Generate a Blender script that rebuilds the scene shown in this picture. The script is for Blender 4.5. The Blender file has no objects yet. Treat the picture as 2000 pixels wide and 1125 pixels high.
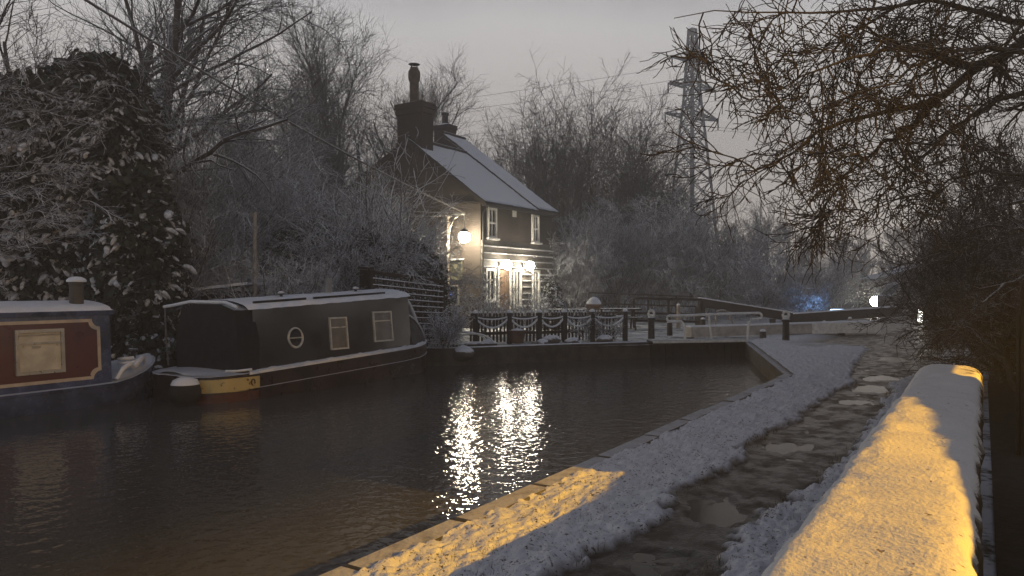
import bpy, math, random
import numpy as np
from mathutils import Vector

C = bpy.context.scene
# ------------------------------------------------------------------ camera, sky, light, exposure
F = 1450.0 / 2000.0                       # focal length / sensor width
YAW = math.radians(32.4)                  # the canal runs along +Y; the camera looks 32 degrees left of it
SY, CY = math.sin(YAW), math.cos(YAW)
EYE = 1.5
cam_d = bpy.data.cameras.new("camera"); cam = bpy.data.objects.new("camera", cam_d); C.collection.objects.link(cam)
cam.location = (0, 0, EYE); cam.rotation_euler = (math.radians(90), 0, YAW)
cam_d.sensor_width = 36; cam_d.lens = 36 * F; cam_d.clip_end = 1500; cam_d.clip_start = 0.05
C.camera = cam

W = bpy.data.worlds.new("World"); C.world = W; W.use_nodes = True
nt = W.node_tree; bg = nt.nodes["Background"]
tc = nt.nodes.new("ShaderNodeTexCoord"); sp = nt.nodes.new("ShaderNodeSeparateXYZ")
rmp = nt.nodes.new("ShaderNodeValToRGB"); nz = nt.nodes.new("ShaderNodeTexNoise")
nz.inputs["Scale"].default_value = 2.2; nz.inputs["Detail"].default_value = 4
mad = nt.nodes.new("ShaderNodeMath"); mad.operation = 'MULTIPLY_ADD'; mad.inputs[1].default_value = 0.10
nt.links.new(tc.outputs["Generated"], sp.inputs[0]); nt.links.new(tc.outputs["Generated"], nz.inputs["Vector"])
nt.links.new(nz.outputs["Fac"], mad.inputs[0]); nt.links.new(sp.outputs["Z"], mad.inputs[2])
nt.links.new(mad.outputs[0], rmp.inputs[0]); nt.links.new(rmp.outputs[0], bg.inputs[0])
el = rmp.color_ramp.elements
el[0].position = 0.03; el[0].color = (.50, .43, .365, 1)
el[1].position = 1.0; el[1].color = (.025, .033, .052, 1)
for p, c in ((.16, (.45, .41, .375, 1)), (.38, (.35, .34, .335, 1)), (.50, (.055, .063, .085, 1))):
    e = el.new(p); e.color = c
bg.inputs[1].default_value = 1.5
C.view_settings.view_transform = 'Standard'; C.view_settings.look = 'None'
C.view_settings.exposure = 0.78; C.view_settings.gamma = 1.0
C.cycles.max_bounces = 6; C.cycles.diffuse_bounces = 2; C.cycles.glossy_bounces = 3
C.cycles.transmission_bounces = 3; C.cycles.transparent_max_bounces = 4; C.cycles.volume_bounces = 0
C.cycles.sample_clamp_indirect = 6.0; C.cycles.use_denoising = True

LAMP = Vector((7.5, 5.46, 4.45))          # hooded sodium street lamp beside the camera, right of the frame

# ------------------------------------------------------------------ helpers
def at(px, py, t):
    """world point seen at photo pixel (px, py) t metres ahead of the camera"""
    r = (px - 1000) / 1450 * t
    return np.array((-SY * t + CY * r, CY * t + SY * r, EYE + (562 - py) / 1450 * t))

def link(o, parent=None):
    C.collection.objects.link(o)
    if parent: o.parent = parent
    return o

def thing(name, label, cat, loc=(0, 0, 0), rz=0, group=None):
    o = bpy.data.objects.new(name, None); o.empty_display_size = .2; link(o)
    o.location = loc; o.rotation_euler = (0, 0, rz); o["label"] = label; o["category"] = cat
    if group: o["group"] = group
    return o

def tag(o, label, cat, group=None, kind=None):
    o["label"] = label; o["category"] = cat
    if group: o["group"] = group
    if kind: o["kind"] = kind
    return o

def dup(root, loc, rz, label):
    r = root.copy(); link(r); r.location = loc; r.rotation_euler = (0, 0, rz); r["label"] = label
    for ch in root.children:
        c = ch.copy(); link(c, r)
        for g in ch.children:
            d = g.copy(); link(d, c)
    return r

class MB:
    """collects shapes and links them as ONE mesh object"""
    def __init__(s): s.v = []; s.f = []; s.n = 0
    def add(s, V, Fs):
        V = np.asarray(V, float); s.v.append(V)
        for f in Fs: s.f.append([i + s.n for i in f])
        s.n += len(V); return s
    def box(s, c, d, rz=0, bev=0.0, tilt=None):
        hx, hy, hz = d[0] / 2, d[1] / 2, d[2] / 2
        if bev > 0:
            b = min(bev, hx * .9, hy * .9, hz * .9)
            V = []
            for sx in (-1, 1):
                for sy in (-1, 1):
                    for sz in (-1, 1):
                        V += [(sx * (hx - b), sy * (hy - b), sz * hz), (sx * (hx - b), sy * hy, sz * (hz - b)), (sx * hx, sy * (hy - b), sz * (hz - b))]
            V = np.array(V)
            def I(sx, sy, sz, k): return ((sx > 0) * 4 + (sy > 0) * 2 + (sz > 0)) * 3 + k
            Fs = []
            for z in (-1, 1): Fs.append([I(-1, -1, z, 0), I(1, -1, z, 0), I(1, 1, z, 0), I(-1, 1, z, 0)])
            for y in (-1, 1): Fs.append([I(-1, y, -1, 1), I(1, y, -1, 1), I(1, y, 1, 1), I(-1, y, 1, 1)])
            for x in (-1, 1): Fs.append([I(x, -1, -1, 2), I(x, 1, -1, 2), I(x, 1, 1, 2), I(x, -1, 1, 2)])
            for y in (-1, 1):
                for z in (-1, 1): Fs.append([I(-1, y, z, 0), I(1, y, z, 0), I(1, y, z, 1), I(-1, y, z, 1)])
            for x in (-1, 1):
                for z in (-1, 1): Fs.append([I(x, -1, z, 0), I(x, 1, z, 0), I(x, 1, z, 2), I(x, -1, z, 2)])
            for x in (-1, 1):
                for y in (-1, 1): Fs.append([I(x, y, -1, 1), I(x, y, 1, 1), I(x, y, 1, 2), I(x, y, -1, 2)])
            for x in (-1, 1):
                for y in (-1, 1):
                    for z in (-1, 1): Fs.append([I(x, y, z, 0), I(x, y, z, 1), I(x, y, z, 2)])
        else:
            V = np.array([(x * hx, y * hy, z * hz) for x in (-1, 1) for y in (-1, 1) for z in (-1, 1)])
            Fs = [(0, 1, 3, 2), (4, 6, 7, 5), (0, 4, 5, 1), (2, 3, 7, 6), (0, 2, 6, 4), (1, 5, 7, 3)]
        if tilt is not None:
            a, b2 = tilt
            ca, sa = math.cos(a), math.sin(a)
            V = V @ np.array([[1, 0, 0], [0, ca, -sa], [0, sa, ca]]).T
            ca, sa = math.cos(b2), math.sin(b2)
            V = V @ np.array([[ca, 0, sa], [0, 1, 0], [-sa, 0, ca]]).T
        ca, sa = math.cos(rz), math.sin(rz)
        V = V @ np.array([[ca, -sa, 0], [sa, ca, 0], [0, 0, 1]]).T + np.array(c)
        return s.add(V, Fs)
    def bar(s, a, b, w, h=None, bev=0):
        """box running from a to b with a w x h section (w sideways, h up)"""
        h = h or w
        a = np.array(a, float); b = np.array(b, float); d = b - a; L = np.linalg.norm(d); d /= L
        up = np.array((0, 0, 1.)) if abs(d[2]) < .95 else np.array((1., 0, 0))
        sd = np.cross(d, up); sd /= np.linalg.norm(sd); up = np.cross(sd, d)
        V = []
        for e in (a, b):
            for x, z in ((-1, -1), (1, -1), (1, 1), (-1, 1)): V.append(e + sd * x * w / 2 + up * z * h / 2)
        return s.add(V, [(0, 1, 2, 3), (7, 6, 5, 4), (0, 4, 5, 1), (1, 5, 6, 2), (2, 6, 7, 3), (3, 7, 4, 0)])
    def tube(s, pts, r, n=8, cap=True):
        P = np.asarray(pts, float)[None]; R = np.broadcast_to(np.asarray(r, float), (1, P.shape[1]))
        V, Q = tubes(P, R, n); Fs = [tuple(q) for q in Q]
        if cap: Fs += [tuple(range(n))[::-1], tuple(range((P.shape[1] - 1) * n, P.shape[1] * n))]
        return s.add(V, Fs)
    def lathe(s, prof, c=(0, 0, 0), n=20, axis='z', sx=1, sy=1):
        V = []
        for r, z in prof:
            for k in range(n):
                a = 2 * math.pi * k / n
                V.append((r * math.cos(a) * sx, r * math.sin(a) * sy, z))
        V = np.array(V)
        if axis == 'x': V = V[:, [2, 0, 1]]
        if axis == 'y': V = V[:, [1, 2, 0]]
        m = len(prof); Fs = []
        for j in range(m - 1):
            for k in range(n):
                k2 = (k + 1) % n; Fs.append((j * n + k, j * n + k2, (j + 1) * n + k2, (j + 1) * n + k))
        Fs += [tuple(range(n))[::-1], tuple(range((m - 1) * n, m * n))]
        return s.add(V + np.array(c), Fs)
    def ball(s, c, r, n=14, sz=1.0, squash=None):
        prof = [(max(r * math.sin(math.pi * k / (n // 2)), 1e-4), -r * math.cos(math.pi * k / (n // 2)) * sz) for k in range(n // 2 + 1)]
        return s.lathe(prof, c, n)
    def prism(s, poly, axis, a, b):
        """extrude a 2D polygon: axis 'y' takes (x,z) points, 'x' takes (y,z), 'z' takes (x,y)"""
        n = len(poly); V = []
        for e in (a, b):
            for p, q in poly:
                V.append((p, e, q) if axis == 'y' else (e, p, q) if axis == 'x' else (p, q, e))
        Fs = [tuple(range(n)), tuple(range(n, 2 * n))[::-1]]
        for k in range(n): Fs.append((k, (k + 1) % n, n + (k + 1) % n, n + k))
        return s.add(V, Fs)
    def build(s, name, mat, parent=None, smooth=False):
        me = bpy.data.meshes.new(name); me.from_pydata(np.concatenate(s.v).tolist(), [], s.f); me.update()
        import bmesh
        bm = bmesh.new(); bm.from_mesh(me); bmesh.ops.recalc_face_normals(bm, faces=bm.faces); bm.to_mesh(me); bm.free()
        if smooth:
            for p in me.polygons: p.use_smooth = True
            if smooth != 'all': me.set_sharp_from_angle(angle=math.radians(40))
        me.materials.append(mat)
        return link(bpy.data.objects.new(name, me), parent)

def tubes(P, R, n):
    """N polylines of K points -> verts, quads"""
    N, K, _ = P.shape
    T = np.gradient(P, axis=1); T /= np.linalg.norm(T, axis=2, keepdims=True) + 1e-9
    ref = np.where(np.abs(T[..., 2:3]) > .9, np.array((1., .1, 0)), np.array((.1, .05, 1.)))
    A = np.cross(T, ref); A /= np.linalg.norm(A, axis=2, keepdims=True) + 1e-9
    B = np.cross(T, A)
    th = np.arange(n) * 2 * math.pi / n
    V = P[:, :, None, :] + R[:, :, None, None] * (A[:, :, None, :] * np.cos(th)[None, None, :, None] + B[:, :, None, :] * np.sin(th)[None, None, :, None])
    idx = np.arange(N * K * n).reshape(N, K, n)
    a = idx[:, :-1]; b = idx[:, 1:]
    Q = np.stack([a, np.roll(a, -1, 2), np.roll(b, -1, 2), b], -1).reshape(-1, 4)
    return V.reshape(-1, 3), Q

def np_mesh(name, parts, mat, parent=None, smooth=True):
    """parts: list of (V, Q) with faces of the same corner count per part"""
    n0 = 0; Vs = []; loops = []; tot = []
    for V, Q in parts:
        Vs.append(V); loops.append((Q + n0).reshape(-1)); tot.append(np.full(len(Q), Q.shape[1])); n0 += len(V)
    V = np.concatenate(Vs).astype(np.float32); L = np.concatenate(loops).astype(np.int32); T = np.concatenate(tot).astype(np.int32)
    me = bpy.data.meshes.new(name)
    me.vertices.add(len(V)); me.vertices.foreach_set("co", V.ravel())
    me.loops.add(len(L)); me.loops.foreach_set("vertex_index", L)
    me.polygons.add(len(T)); st = np.concatenate([[0], np.cumsum(T)[:-1]]).astype(np.int32)
    me.polygons.foreach_set("loop_start", st); me.polygons.foreach_set("loop_total", T)
    if smooth: me.polygons.foreach_set("use_smooth", np.ones(len(T), bool))
    me.update(calc_edges=True); me.validate()
    me.materials.append(mat)
    return link(bpy.data.objects.new(name, me), parent)

# smooth 2D/3D value noise in numpy
_tab = np.random.default_rng(5).random(4096)
def vnoise(x, y, z=0.0):
    x = np.asarray(x, float); y = np.asarray(y, float)
    xi = np.floor(x).astype(int); yi = np.floor(y).astype(int); fx = x - xi; fy = y - yi
    fx = fx * fx * (3 - 2 * fx); fy = fy * fy * (3 - 2 * fy); zi = int(z)
    h = lambda i, j: _tab[(i * 374761 + j * 668265 + zi * 7919) % 4096]
    return (h(xi, yi) * (1 - fx) + h(xi + 1, yi) * fx) * (1 - fy) + (h(xi, yi + 1) * (1 - fx) + h(xi + 1, yi + 1) * fx) * fy
def fbm(x, y, o=4, z=0):
    s = 0; a = .5
    for k in range(o): s = s + a * vnoise(x * 2 ** k + 17 * k, y * 2 ** k - 9 * k, z + k); a *= .5
    return s / (1 - .5 ** o)

# ------------------------------------------------------------------ materials
def new_mat(name):
    m = bpy.data.materials.new(name); m.use_nodes = True
    n = m.node_tree.nodes; l = m.node_tree.links
    return m, n, l, n["Principled BSDF"]

def mix(n, l, fac, a, b):
    x = n.new("ShaderNodeMix"); x.data_type = 'RGBA'
    for s, v in ((x.inputs[0], fac), (x.inputs[6], a), (x.inputs[7], b)):
        if isinstance(v, bpy.types.NodeSocket): l.new(v, s)
        elif isinstance(v, (tuple, list)): s.default_value = tuple(v[:3]) + (1,)
        else: s.default_value = v
    return x.outputs[2]

def mrange(n, l, v, a, b, c=0.0, d=1.0):
    x = n.new("ShaderNodeMapRange"); x.interpolation_type = 'SMOOTHSTEP'
    l.new(v, x.inputs[0])
    for i, q in enumerate((a, b, c, d)): x.inputs[i + 1].default_value = q
    return x.outputs[0]

def noise(n, l, scale, detail=4, rough=.55, vec=None, coord="Object"):
    x = n.new("ShaderNodeTexNoise"); x.inputs["Scale"].default_value = scale
    x.inputs["Detail"].default_value = detail; x.inputs["Roughness"].default_value = rough
    if vec is None:
        t = n.new("ShaderNodeTexCoord"); vec = t.outputs[coord]
    l.new(vec, x.inputs["Vector"])
    return x.outputs["Fac"]

SNOW = (.76, .78, .83)
def M(name, col, rough=.6, var=.35, scale=6, bump=.25, snow=0.0, lo=.35, hi=.75, metal=0.0, coat=0.0, bscale=None, spec=.5, col2=None):
    """painted / wooden / stone surface with mottling, and snow lying on what faces up"""
    m, n, l, p = new_mat(name)
    f = noise(n, l, scale, 5)
    c2 = col2 or tuple(min(1, c * (1 + var)) for c in col)
    c1 = tuple(c * (1 - var) for c in col)
    base = mix(n, l, mrange(n, l, f, .3, .7), c1, c2)
    p.inputs["Metallic"].default_value = metal; p.inputs["Coat Weight"].default_value = coat
    p.inputs["Specular IOR Level"].default_value = spec
    p.inputs["Coat Roughness"].default_value = .12
    rg = mrange(n, l, noise(n, l, scale * 2.3, 3), .2, .8, max(.03, rough - .12), min(1, rough + .12))
    if bump > 0:
        b = n.new("ShaderNodeBump"); b.inputs["Strength"].default_value = bump; b.inputs["Distance"].default_value = .02
        l.new(noise(n, l, bscale or scale * 5, 5), b.inputs["Height"]); l.new(b.outputs[0], p.inputs["Normal"])
    if snow > 0:
        g = n.new("ShaderNodeNewGeometry"); s = n.new("ShaderNodeSeparateXYZ"); l.new(g.outputs["Normal"], s.inputs[0])
        k = n.new("ShaderNodeMath"); k.operation = 'MULTIPLY_ADD'; k.inputs[1].default_value = .5; k.use_clamp = False
        l.new(noise(n, l, scale * 1.7, 3), k.inputs[0]); l.new(s.outputs[2], k.inputs[2])
        fac = mrange(n, l, k.outputs[0], lo + .25, hi + .25, 0, snow)
        base = mix(n, l, fac, base, SNOW)
        r2 = n.new("ShaderNodeMix"); l.new(fac, r2.inputs[0]); l.new(rg, r2.inputs[2]); r2.inputs[3].default_value = .7; rg = r2.outputs[0]
    l.new(base, p.inputs["Base Color"]); l.new(rg, p.inputs["Roughness"])
    return m

def emit(name, col, s):
    m, n, l, p = new_mat(name)
    p.inputs["Base Color"].default_value = (.8, .8, .8, 1)
    p.inputs["Emission Color"].default_value = (*col, 1); p.inputs["Emission Strength"].default_value = s
    return m

def brick(name, c1, c2, mortar, scale=1.0, snow=0.0, axis='XZ'):
    m, n, l, p = new_mat(name)
    t = n.new("ShaderNodeTexCoord"); s = n.new("ShaderNodeSeparateXYZ"); cb = n.new("ShaderNodeCombineXYZ")
    l.new(t.outputs["Object"], s.inputs[0])
    ad = n.new("ShaderNodeMath"); l.new(s.outputs[0], ad.inputs[0]); l.new(s.outputs[1], ad.inputs[1])
    l.new(ad.outputs[0], cb.inputs[0]); l.new(s.outputs[2], cb.inputs[1])
    b = n.new("ShaderNodeTexBrick"); l.new(cb.outputs[0], b.inputs["Vector"])
    b.inputs["Color1"].default_value = (*c1, 1); b.inputs["Color2"].default_value = (*c2, 1); b.inputs["Mortar"].default_value = (*mortar, 1)
    b.inputs["Scale"].default_value = scale; b.inputs["Brick Width"].default_value = .225; b.inputs["Row Height"].default_value = .075
    b.inputs["Mortar Size"].default_value = .008; b.inputs["Bias"].default_value = -.2
    f = noise(n, l, 1.3, 5)
    col = mix(n, l, mrange(n, l, f, .35, .7, 0, .6), b.outputs["Color"], tuple(c * .45 for c in c1))
    if snow:
        g = n.new("ShaderNodeNewGeometry"); s2 = n.new("ShaderNodeSeparateXYZ"); l.new(g.outputs["Normal"], s2.inputs[0])
        col = mix(n, l, mrange(n, l, s2.outputs[2], .4, .8, 0, snow), col, SNOW)
    l.new(col, p.inputs["Base Color"]); p.inputs["Roughness"].default_value = .85
    bp = n.new("ShaderNodeBump"); bp.inputs["Strength"].default_value = .5; bp.inputs["Distance"].default_value = .01; bp.invert = True
    l.new(b.outputs["Fac"], bp.inputs["Height"]); l.new(bp.outputs[0], p.inputs["Normal"])
    return m

MAT = {}
MAT['snow'] = M('snow', SNOW, .7, .06, 3, .5, bscale=26)
MAT['bark_near'] = M('bark_near', (.052, .042, .034), .85, .5, 9, .6, snow=.5, lo=.72, hi=1.05)
MAT['bark_dark'] = M('bark_dark', (.035, .028, .022), .85, .4, 9, .5, snow=.7, lo=.55, hi=.95)
MAT['bark_snowy'] = M('bark_snowy', (.075, .062, .052), .85, .35, 9, .3, snow=1.0, lo=-.25, hi=.30)
MAT['bark_mid'] = M('bark_mid', (.062, .054, .048), .85, .35, 9, .3, snow=.85, lo=.3, hi=.75)
MAT['bark_frost'] = M('bark_frost', (.062, .054, .052), .85, .35, 9, .3, snow=.95, lo=-.3, hi=.3)
MAT['bark_far'] = M('bark_far', (.060, .050, .042), .85, .35, 4, 0, snow=.4, lo=.6, hi=1.0)
MAT['leaf_dark'] = M('leaf_dark', (.020, .026, .014), .6, .5, 2, 0, snow=.6, lo=.72, hi=1.1)
MAT['leaf_laurel'] = M('leaf_laurel', (.030, .040, .020), .5, .5, 3, 0, snow=.9, lo=.35, hi=.8)
MAT['wood_dark'] = M('wood_dark', (.030, .022, .016), .75, .4, 5, .4, snow=.95, lo=.55, hi=.8)
MAT['wood_black'] = M('wood_black', (.010, .009, .008), .75, .4, 5, .5, snow=.35, lo=.7, hi=.95)
MAT['wood_pale'] = M('wood_pale', (.30, .25, .20), .75, .3, 6, .3, snow=.9, lo=.5, hi=.8)
MAT['wood_brown'] = M('wood_brown', (.16, .10, .06), .6, .3, 5, .3)
MAT['iron_black'] = M('iron_black', (.012, .012, .013), .5, .3, 9, .2, snow=.95, lo=.5, hi=.8)
MAT['white_paint'] = M('white_paint', (.72, .70, .66), .45, .15, 9, .15, snow=.9, lo=.5, hi=.8)
MAT['cream_beam'] = M('cream_beam', (.40, .36, .32), .55, .25, 5, .3, snow=.9, lo=.5, hi=.8)
MAT['concrete'] = M('concrete', (.085, .078, .068), .85, .4, 5, .6, snow=.55, lo=.75, hi=1.05, bscale=30)
MAT['stone_dark'] = M('stone_dark', (.055, .048, .040), .8, .45, 3, .6, snow=.9, lo=.55, hi=.85)
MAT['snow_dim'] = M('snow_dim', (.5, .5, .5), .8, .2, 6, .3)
MAT['grey_snow'] = M('grey_snow', (.55, .55, .57), .8, .5, 9, .3)  # greyer snow colour for the lumps on the tall evergreens
MAT['earth_dark'] = M('earth_dark', (.012, .010, .008), .95, .5, 4, .8, bscale=18)
MAT['steel_grey'] = M('steel_grey', (.10, .10, .104), .6, .2, 2, 0)

# ------------------------------------------------------------------ water, land
def water_mat():
    m, n, l, p = new_mat('canal_water')
    p.inputs["Base Color"].default_value = (.066, .067, .069, 1)
    p.inputs["Roughness"].default_value = .012; p.inputs["IOR"].default_value = 1.33
    t = n.new("ShaderNodeTexCoord")
    mp = n.new("ShaderNodeMapping"); mp.inputs["Scale"].default_value = (1, 1, 1); l.new(t.outputs["Object"], mp.inputs[0])
    a = noise(n, l, 7.0, 2, .5, mp.outputs[0]); b = noise(n, l, 17, 1, .5, mp.outputs[0]); c = noise(n, l, .5, 3, .5, mp.outputs[0])
    px_ = n.new('ShaderNodeSeparateXYZ'); l.new(t.outputs['Object'], px_.inputs[0])
    calm = n.new('ShaderNodeMath'); calm.operation = 'MULTIPLY_ADD'; calm.inputs[1].default_value = 5.0; l.new(c, calm.inputs[0]); l.new(px_.outputs[0], calm.inputs[2])
    amp = mrange(n, l, calm.outputs[0], -9.5, -5.0, .25, 1.0)
    s = n.new("ShaderNodeMath"); s.operation = 'MULTIPLY_ADD'; s.inputs[1].default_value = .22; l.new(b, s.inputs[0]); l.new(a, s.inputs[2])
    s2 = n.new("ShaderNodeMath"); s2.operation = 'MULTIPLY'; l.new(s.outputs[0], s2.inputs[0]); l.new(amp, s2.inputs[1])
    bp = n.new("ShaderNodeBump"); bp.inputs["Strength"].default_value = 1.0; bp.inputs["Distance"].default_value = .0145
    l.new(s2.outputs[0], bp.inputs["Height"]); l.new(bp.outputs[0], p.inputs["Normal"])
    return m
WZ = -.40
w = MB().add([(-16, -25, WZ), (-1, -25, WZ), (-1, 27, WZ), (-16, 27, WZ)], [(0, 1, 2, 3)]).build('water', water_mat())
w["kind"] = 'structure'
BX = -2.85
POOL = [(BX, -25), (BX, 13.3), (-5.65, 21.1), (-9.2, 17.1), (-11.0, 14.4), (-13.0, 13.3), (-14.45, 10), (-14.45, -25)]

def ground_mat():
    m, n, l, p = new_mat('snowy_ground')
    f = noise(n, l, 1.6, 6, .65); f2 = noise(n, l, 14, 4, .6)
    ad = n.new("ShaderNodeMath"); ad.operation = 'MULTIPLY_ADD'; ad.inputs[1].default_value = .5; l.new(f2, ad.inputs[0]); l.new(f, ad.inputs[2])
    col = mix(n, l, mrange(n, l, ad.outputs[0], .58, .80), (.035, .034, .022), (.62, .64, .68))
    l.new(col, p.inputs["Base Color"]); p.inputs["Roughness"].default_value = .8
    b = n.new("ShaderNodeBump"); b.inputs["Strength"].default_value = .7; b.inputs["Distance"].default_value = .05; l.new(f2, b.inputs["Height"]); l.new(b.outputs[0], p.inputs["Normal"])
    return m
MAT['ground'] = ground_mat()
import bmesh
bm = bmesh.new()
outer = [(-500, -60), (500, -60), (500, 700), (-500, 700)]
hole = [(x, max(y, -59)) for x, y in POOL]; hole[0] = (BX, -24.9); hole[-1] = (-14.45, -24.9)
for loop in (outer, hole):
    vs = [bm.verts.new((x, y, -.035)) for x, y in loop]
    for k in range(len(vs)): bm.edges.new((vs[k], vs[(k + 1) % len(vs)]))
bmesh.ops.triangle_fill(bm, use_beauty=True, edges=bm.edges[:])
for f in bm.faces:
    if f.normal.z < 0: f.normal_flip()
me = bpy.data.meshes.new('ground'); bm.to_mesh(me); bm.free(); me.materials.append(MAT['ground'])
g = link(bpy.data.objects.new('ground', me)); g["kind"] = 'structure'

# canal bank walls (below the ground edge, into the water)
def bank(name, pts, mat, top=-.034, th=.35, label=None, cat='wall'):
    b = MB()
    for (x0, y0), (x1, y1) in zip(pts[:-1], pts[1:]):
        d = np.array((x1 - x0, y1 - y0)); d = d / np.linalg.norm(d); nrm = np.array((d[1], -d[0])) * th
        b.add([(x0, y0, -1.2), (x1, y1, -1.2), (x1 + nrm[0], y1 + nrm[1], -1.2), (x0 + nrm[0], y0 + nrm[1], -1.2),
               (x0, y0, top), (x1, y1, top), (x1 + nrm[0], y1 + nrm[1], top), (x0 + nrm[0], y0 + nrm[1], top)],
              [(0, 1, 2, 3), (4, 5, 6, 7), (0, 1, 5, 4), (1, 2, 6, 5), (2, 3, 7, 6), (3, 0, 4, 7)])
    o = b.build(name, mat)
    if label: tag(o, label, cat)
    else: o["kind"] = 'structure'
    return o
bank('canal_bank', [POOL[0], POOL[1]], MAT['concrete'], top=-.045)
bank('wing_wall', [(POOL[1][0], POOL[1][1] + .01), (POOL[2][0] + .0, POOL[2][1])], MAT['concrete'], top=-.02, label='brown stone wing wall slanting from the towpath edge to the lock', cat='wall')
bank('retaining_wall', [(POOL[2][0] - 1.9, POOL[2][1] - 1.9), POOL[3], POOL[4], POOL[5], POOL[6]], MAT['stone_dark'], top=.03, label='dark stone retaining wall holding up the cottage garden above the water', cat='wall')
bank('far_bank', [POOL[6], POOL[7]], MAT['earth_dark'], top=-.03)

# towpath: one fine sheet with raised snow, a trodden muddy path with hollows, ragged edges
ys = [1.6]
while ys[-1] < 31: ys.append(ys[-1] + max(.012, .0062 * ys[-1]))
ys = np.array(ys)
def path_centre(y): return -1.50 - .05 * np.sin(y * .55) + .006 * np.maximum(y - 5, 0) - np.maximum(y - 15, 0) * .05
def path_half(y): return .375 + .05 * np.sin(y * .8 + 1) + np.maximum(y - 13, 0) * .07
def right_edge(y): return np.where(y < 12, -.1, -.1 + 0 * y)
nx = 230
U = np.linspace(0, 1, nx)
Yg, Ug = np.meshgrid(ys, U, indexing='ij')
xl = np.where(ys < 13.3, BX + .13, BX + .13 - (ys - 13.3) * (2.80 / 7.8)); xl = np.where(ys > 21.1, -5.65 + .13, xl)
Xg = xl[:, None] + (right_edge(ys) - xl)[:, None] * Ug
dist = np.abs(Xg - path_centre(Yg)) - path_half(Yg)
rag = (fbm(Xg * 2.2, Yg * 1.1, 4, 3) - .5) * .30 + (fbm(Xg * 13, Yg * 9, 3, 9) - .5) * .20
msk = np.clip((dist + rag) / .07 + .5, 0, 1); msk = msk * msk * (3 - 2 * msk)          # 1 = snow
worn = np.clip((fbm(Xg * 1.3 + 40, Yg * .8, 4, 11) - .64) * 9, 0, 1) * (Yg > 8)
apron = np.clip((Yg - 20.5 + (fbm(Xg * .8, Yg * .8, 3, 4) - .5) * 3) / 1.2, 0, 1) * np.clip((Xg + 4.6) / .8, 0, 1)
msk = msk * (1 - apron)
clump = fbm(Xg * 16, Yg * 13, 4, 1); lump = fbm(Xg * 4, Yg * 3.2, 3, 2)
snow_h = .028 + (clump - .5) * .045 + (lump - .5) * .05 + (fbm(Xg * 45, Yg * 38, 2, 15) - .5) * .022
path_h = -.021 + (fbm(Xg * 2.2, Yg * 1.6, 3, 6) - .5) * .026 + (fbm(Xg * 14, Yg * 12, 3, 7) - .5) * .014 + (fbm(Xg * 42, Yg * 36, 2, 27) - .5) * .008
PUD = []
for px, py, rx, ry in ((1395, 982, .24, .38), (1528, 866, .26, .32), (1300, 1095, .30, .22), (1706, 757, .28, .5), (1722, 735, .25, .5), (1660, 780, .15, .22), (1745, 700, .3, .6)):
    t = EYE * 1450 / (py - 562); q = at(px, py, t); PUD.append((q[0], q[1], rx, ry))
for qx, qy, rx, ry in PUD:
    e = ((Xg - qx) / rx) ** 2 + ((Yg - qy) / ry) ** 2 + (fbm(Xg * 5, Yg * 2.5, 3, 8) - .5) * 2.6
    path_h = path_h - .020 * np.clip(1.3 - e, 0, 1)
Zg = path_h * (1 - msk) + snow_h * msk
Zg += .0
Vt = np.stack([Xg, Yg, Zg], -1).reshape(-1, 3)
ii = np.arange(len(ys) * nx).reshape(len(ys), nx)
Qt = np.stack([ii[:-1, :-1], ii[:-1, 1:], ii[1:, 1:], ii[1:, :-1]], -1).reshape(-1, 4)
def towpath_mat():
    m, n, l, p = new_mat('towpath')
    a = n.new("ShaderNodeAttribute"); a.attribute_name = 'snow_cover'
    t = n.new("ShaderNodeTexCoord")
    sp1 = noise(n, l, 46, 3, .6); sp2 = noise(n, l, 7, 4, .6); mud = noise(n, l, 4, 6, .65); grit = noise(n, l, 120, 2, .5)
    ad = n.new("ShaderNodeMath"); ad.operation = 'MULTIPLY_ADD'; ad.inputs[1].default_value = .35; l.new(sp2, ad.inputs[0]); l.new(sp1, ad.inputs[2])
    bare = mrange(n, l, ad.outputs[0], .50, .60)            # grass poking through thin snow
    snowc = mix(n, l, bare, (.075, .062, .040), (.68, .69, .73))
    mudc = mix(n, l, mrange(n, l, mud, .35, .7), (.030, .026, .021), (.085, .075, .062))
    mudc = mix(n, l, mrange(n, l, grit, .58, .72, 0, .75), mudc, (.26, .25, .24))
    mudc = mix(n, l, mrange(n, l, noise(n, l, 11, 5, .7), .60, .72, 0, .7), mudc, (.38, .38, .40))
    gz = n.new('ShaderNodeNewGeometry'); sz = n.new('ShaderNodeSeparateXYZ'); l.new(gz.outputs['Position'], sz.inputs[0]); wet = mrange(n, l, sz.outputs[2], -.030, -.006, 1, 0)
    mudc = mix(n, l, wet, mudc, (.022, .019, .016))
    col = mix(n, l, a.outputs["Fac"], mudc, snowc)
    l.new(col, p.inputs["Base Color"])
    r = n.new("ShaderNodeMix"); l.new(a.outputs["Fac"], r.inputs[0]); l.new(mrange(n, l, mud, .4, .65, .28, .7), r.inputs[2]); r.inputs[3].default_value = .75
    l.new(r.outputs[0], p.inputs["Roughness"])
    b = n.new("ShaderNodeBump"); b.inputs["Strength"].default_value = .7; b.inputs["Distance"].default_value = .012
    l.new(sp1, b.inputs["Height"]); l.new(b.outputs[0], p.inputs["Normal"])
    return m
tp = np_mesh('towpath', [(Vt, Qt)], towpath_mat()); tp["kind"] = 'structure'
at_ = tp.data.attributes.new('snow_cover', 'FLOAT', 'POINT'); at_.data.foreach_set('value', msk.reshape(-1).astype(np.float32))
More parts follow.
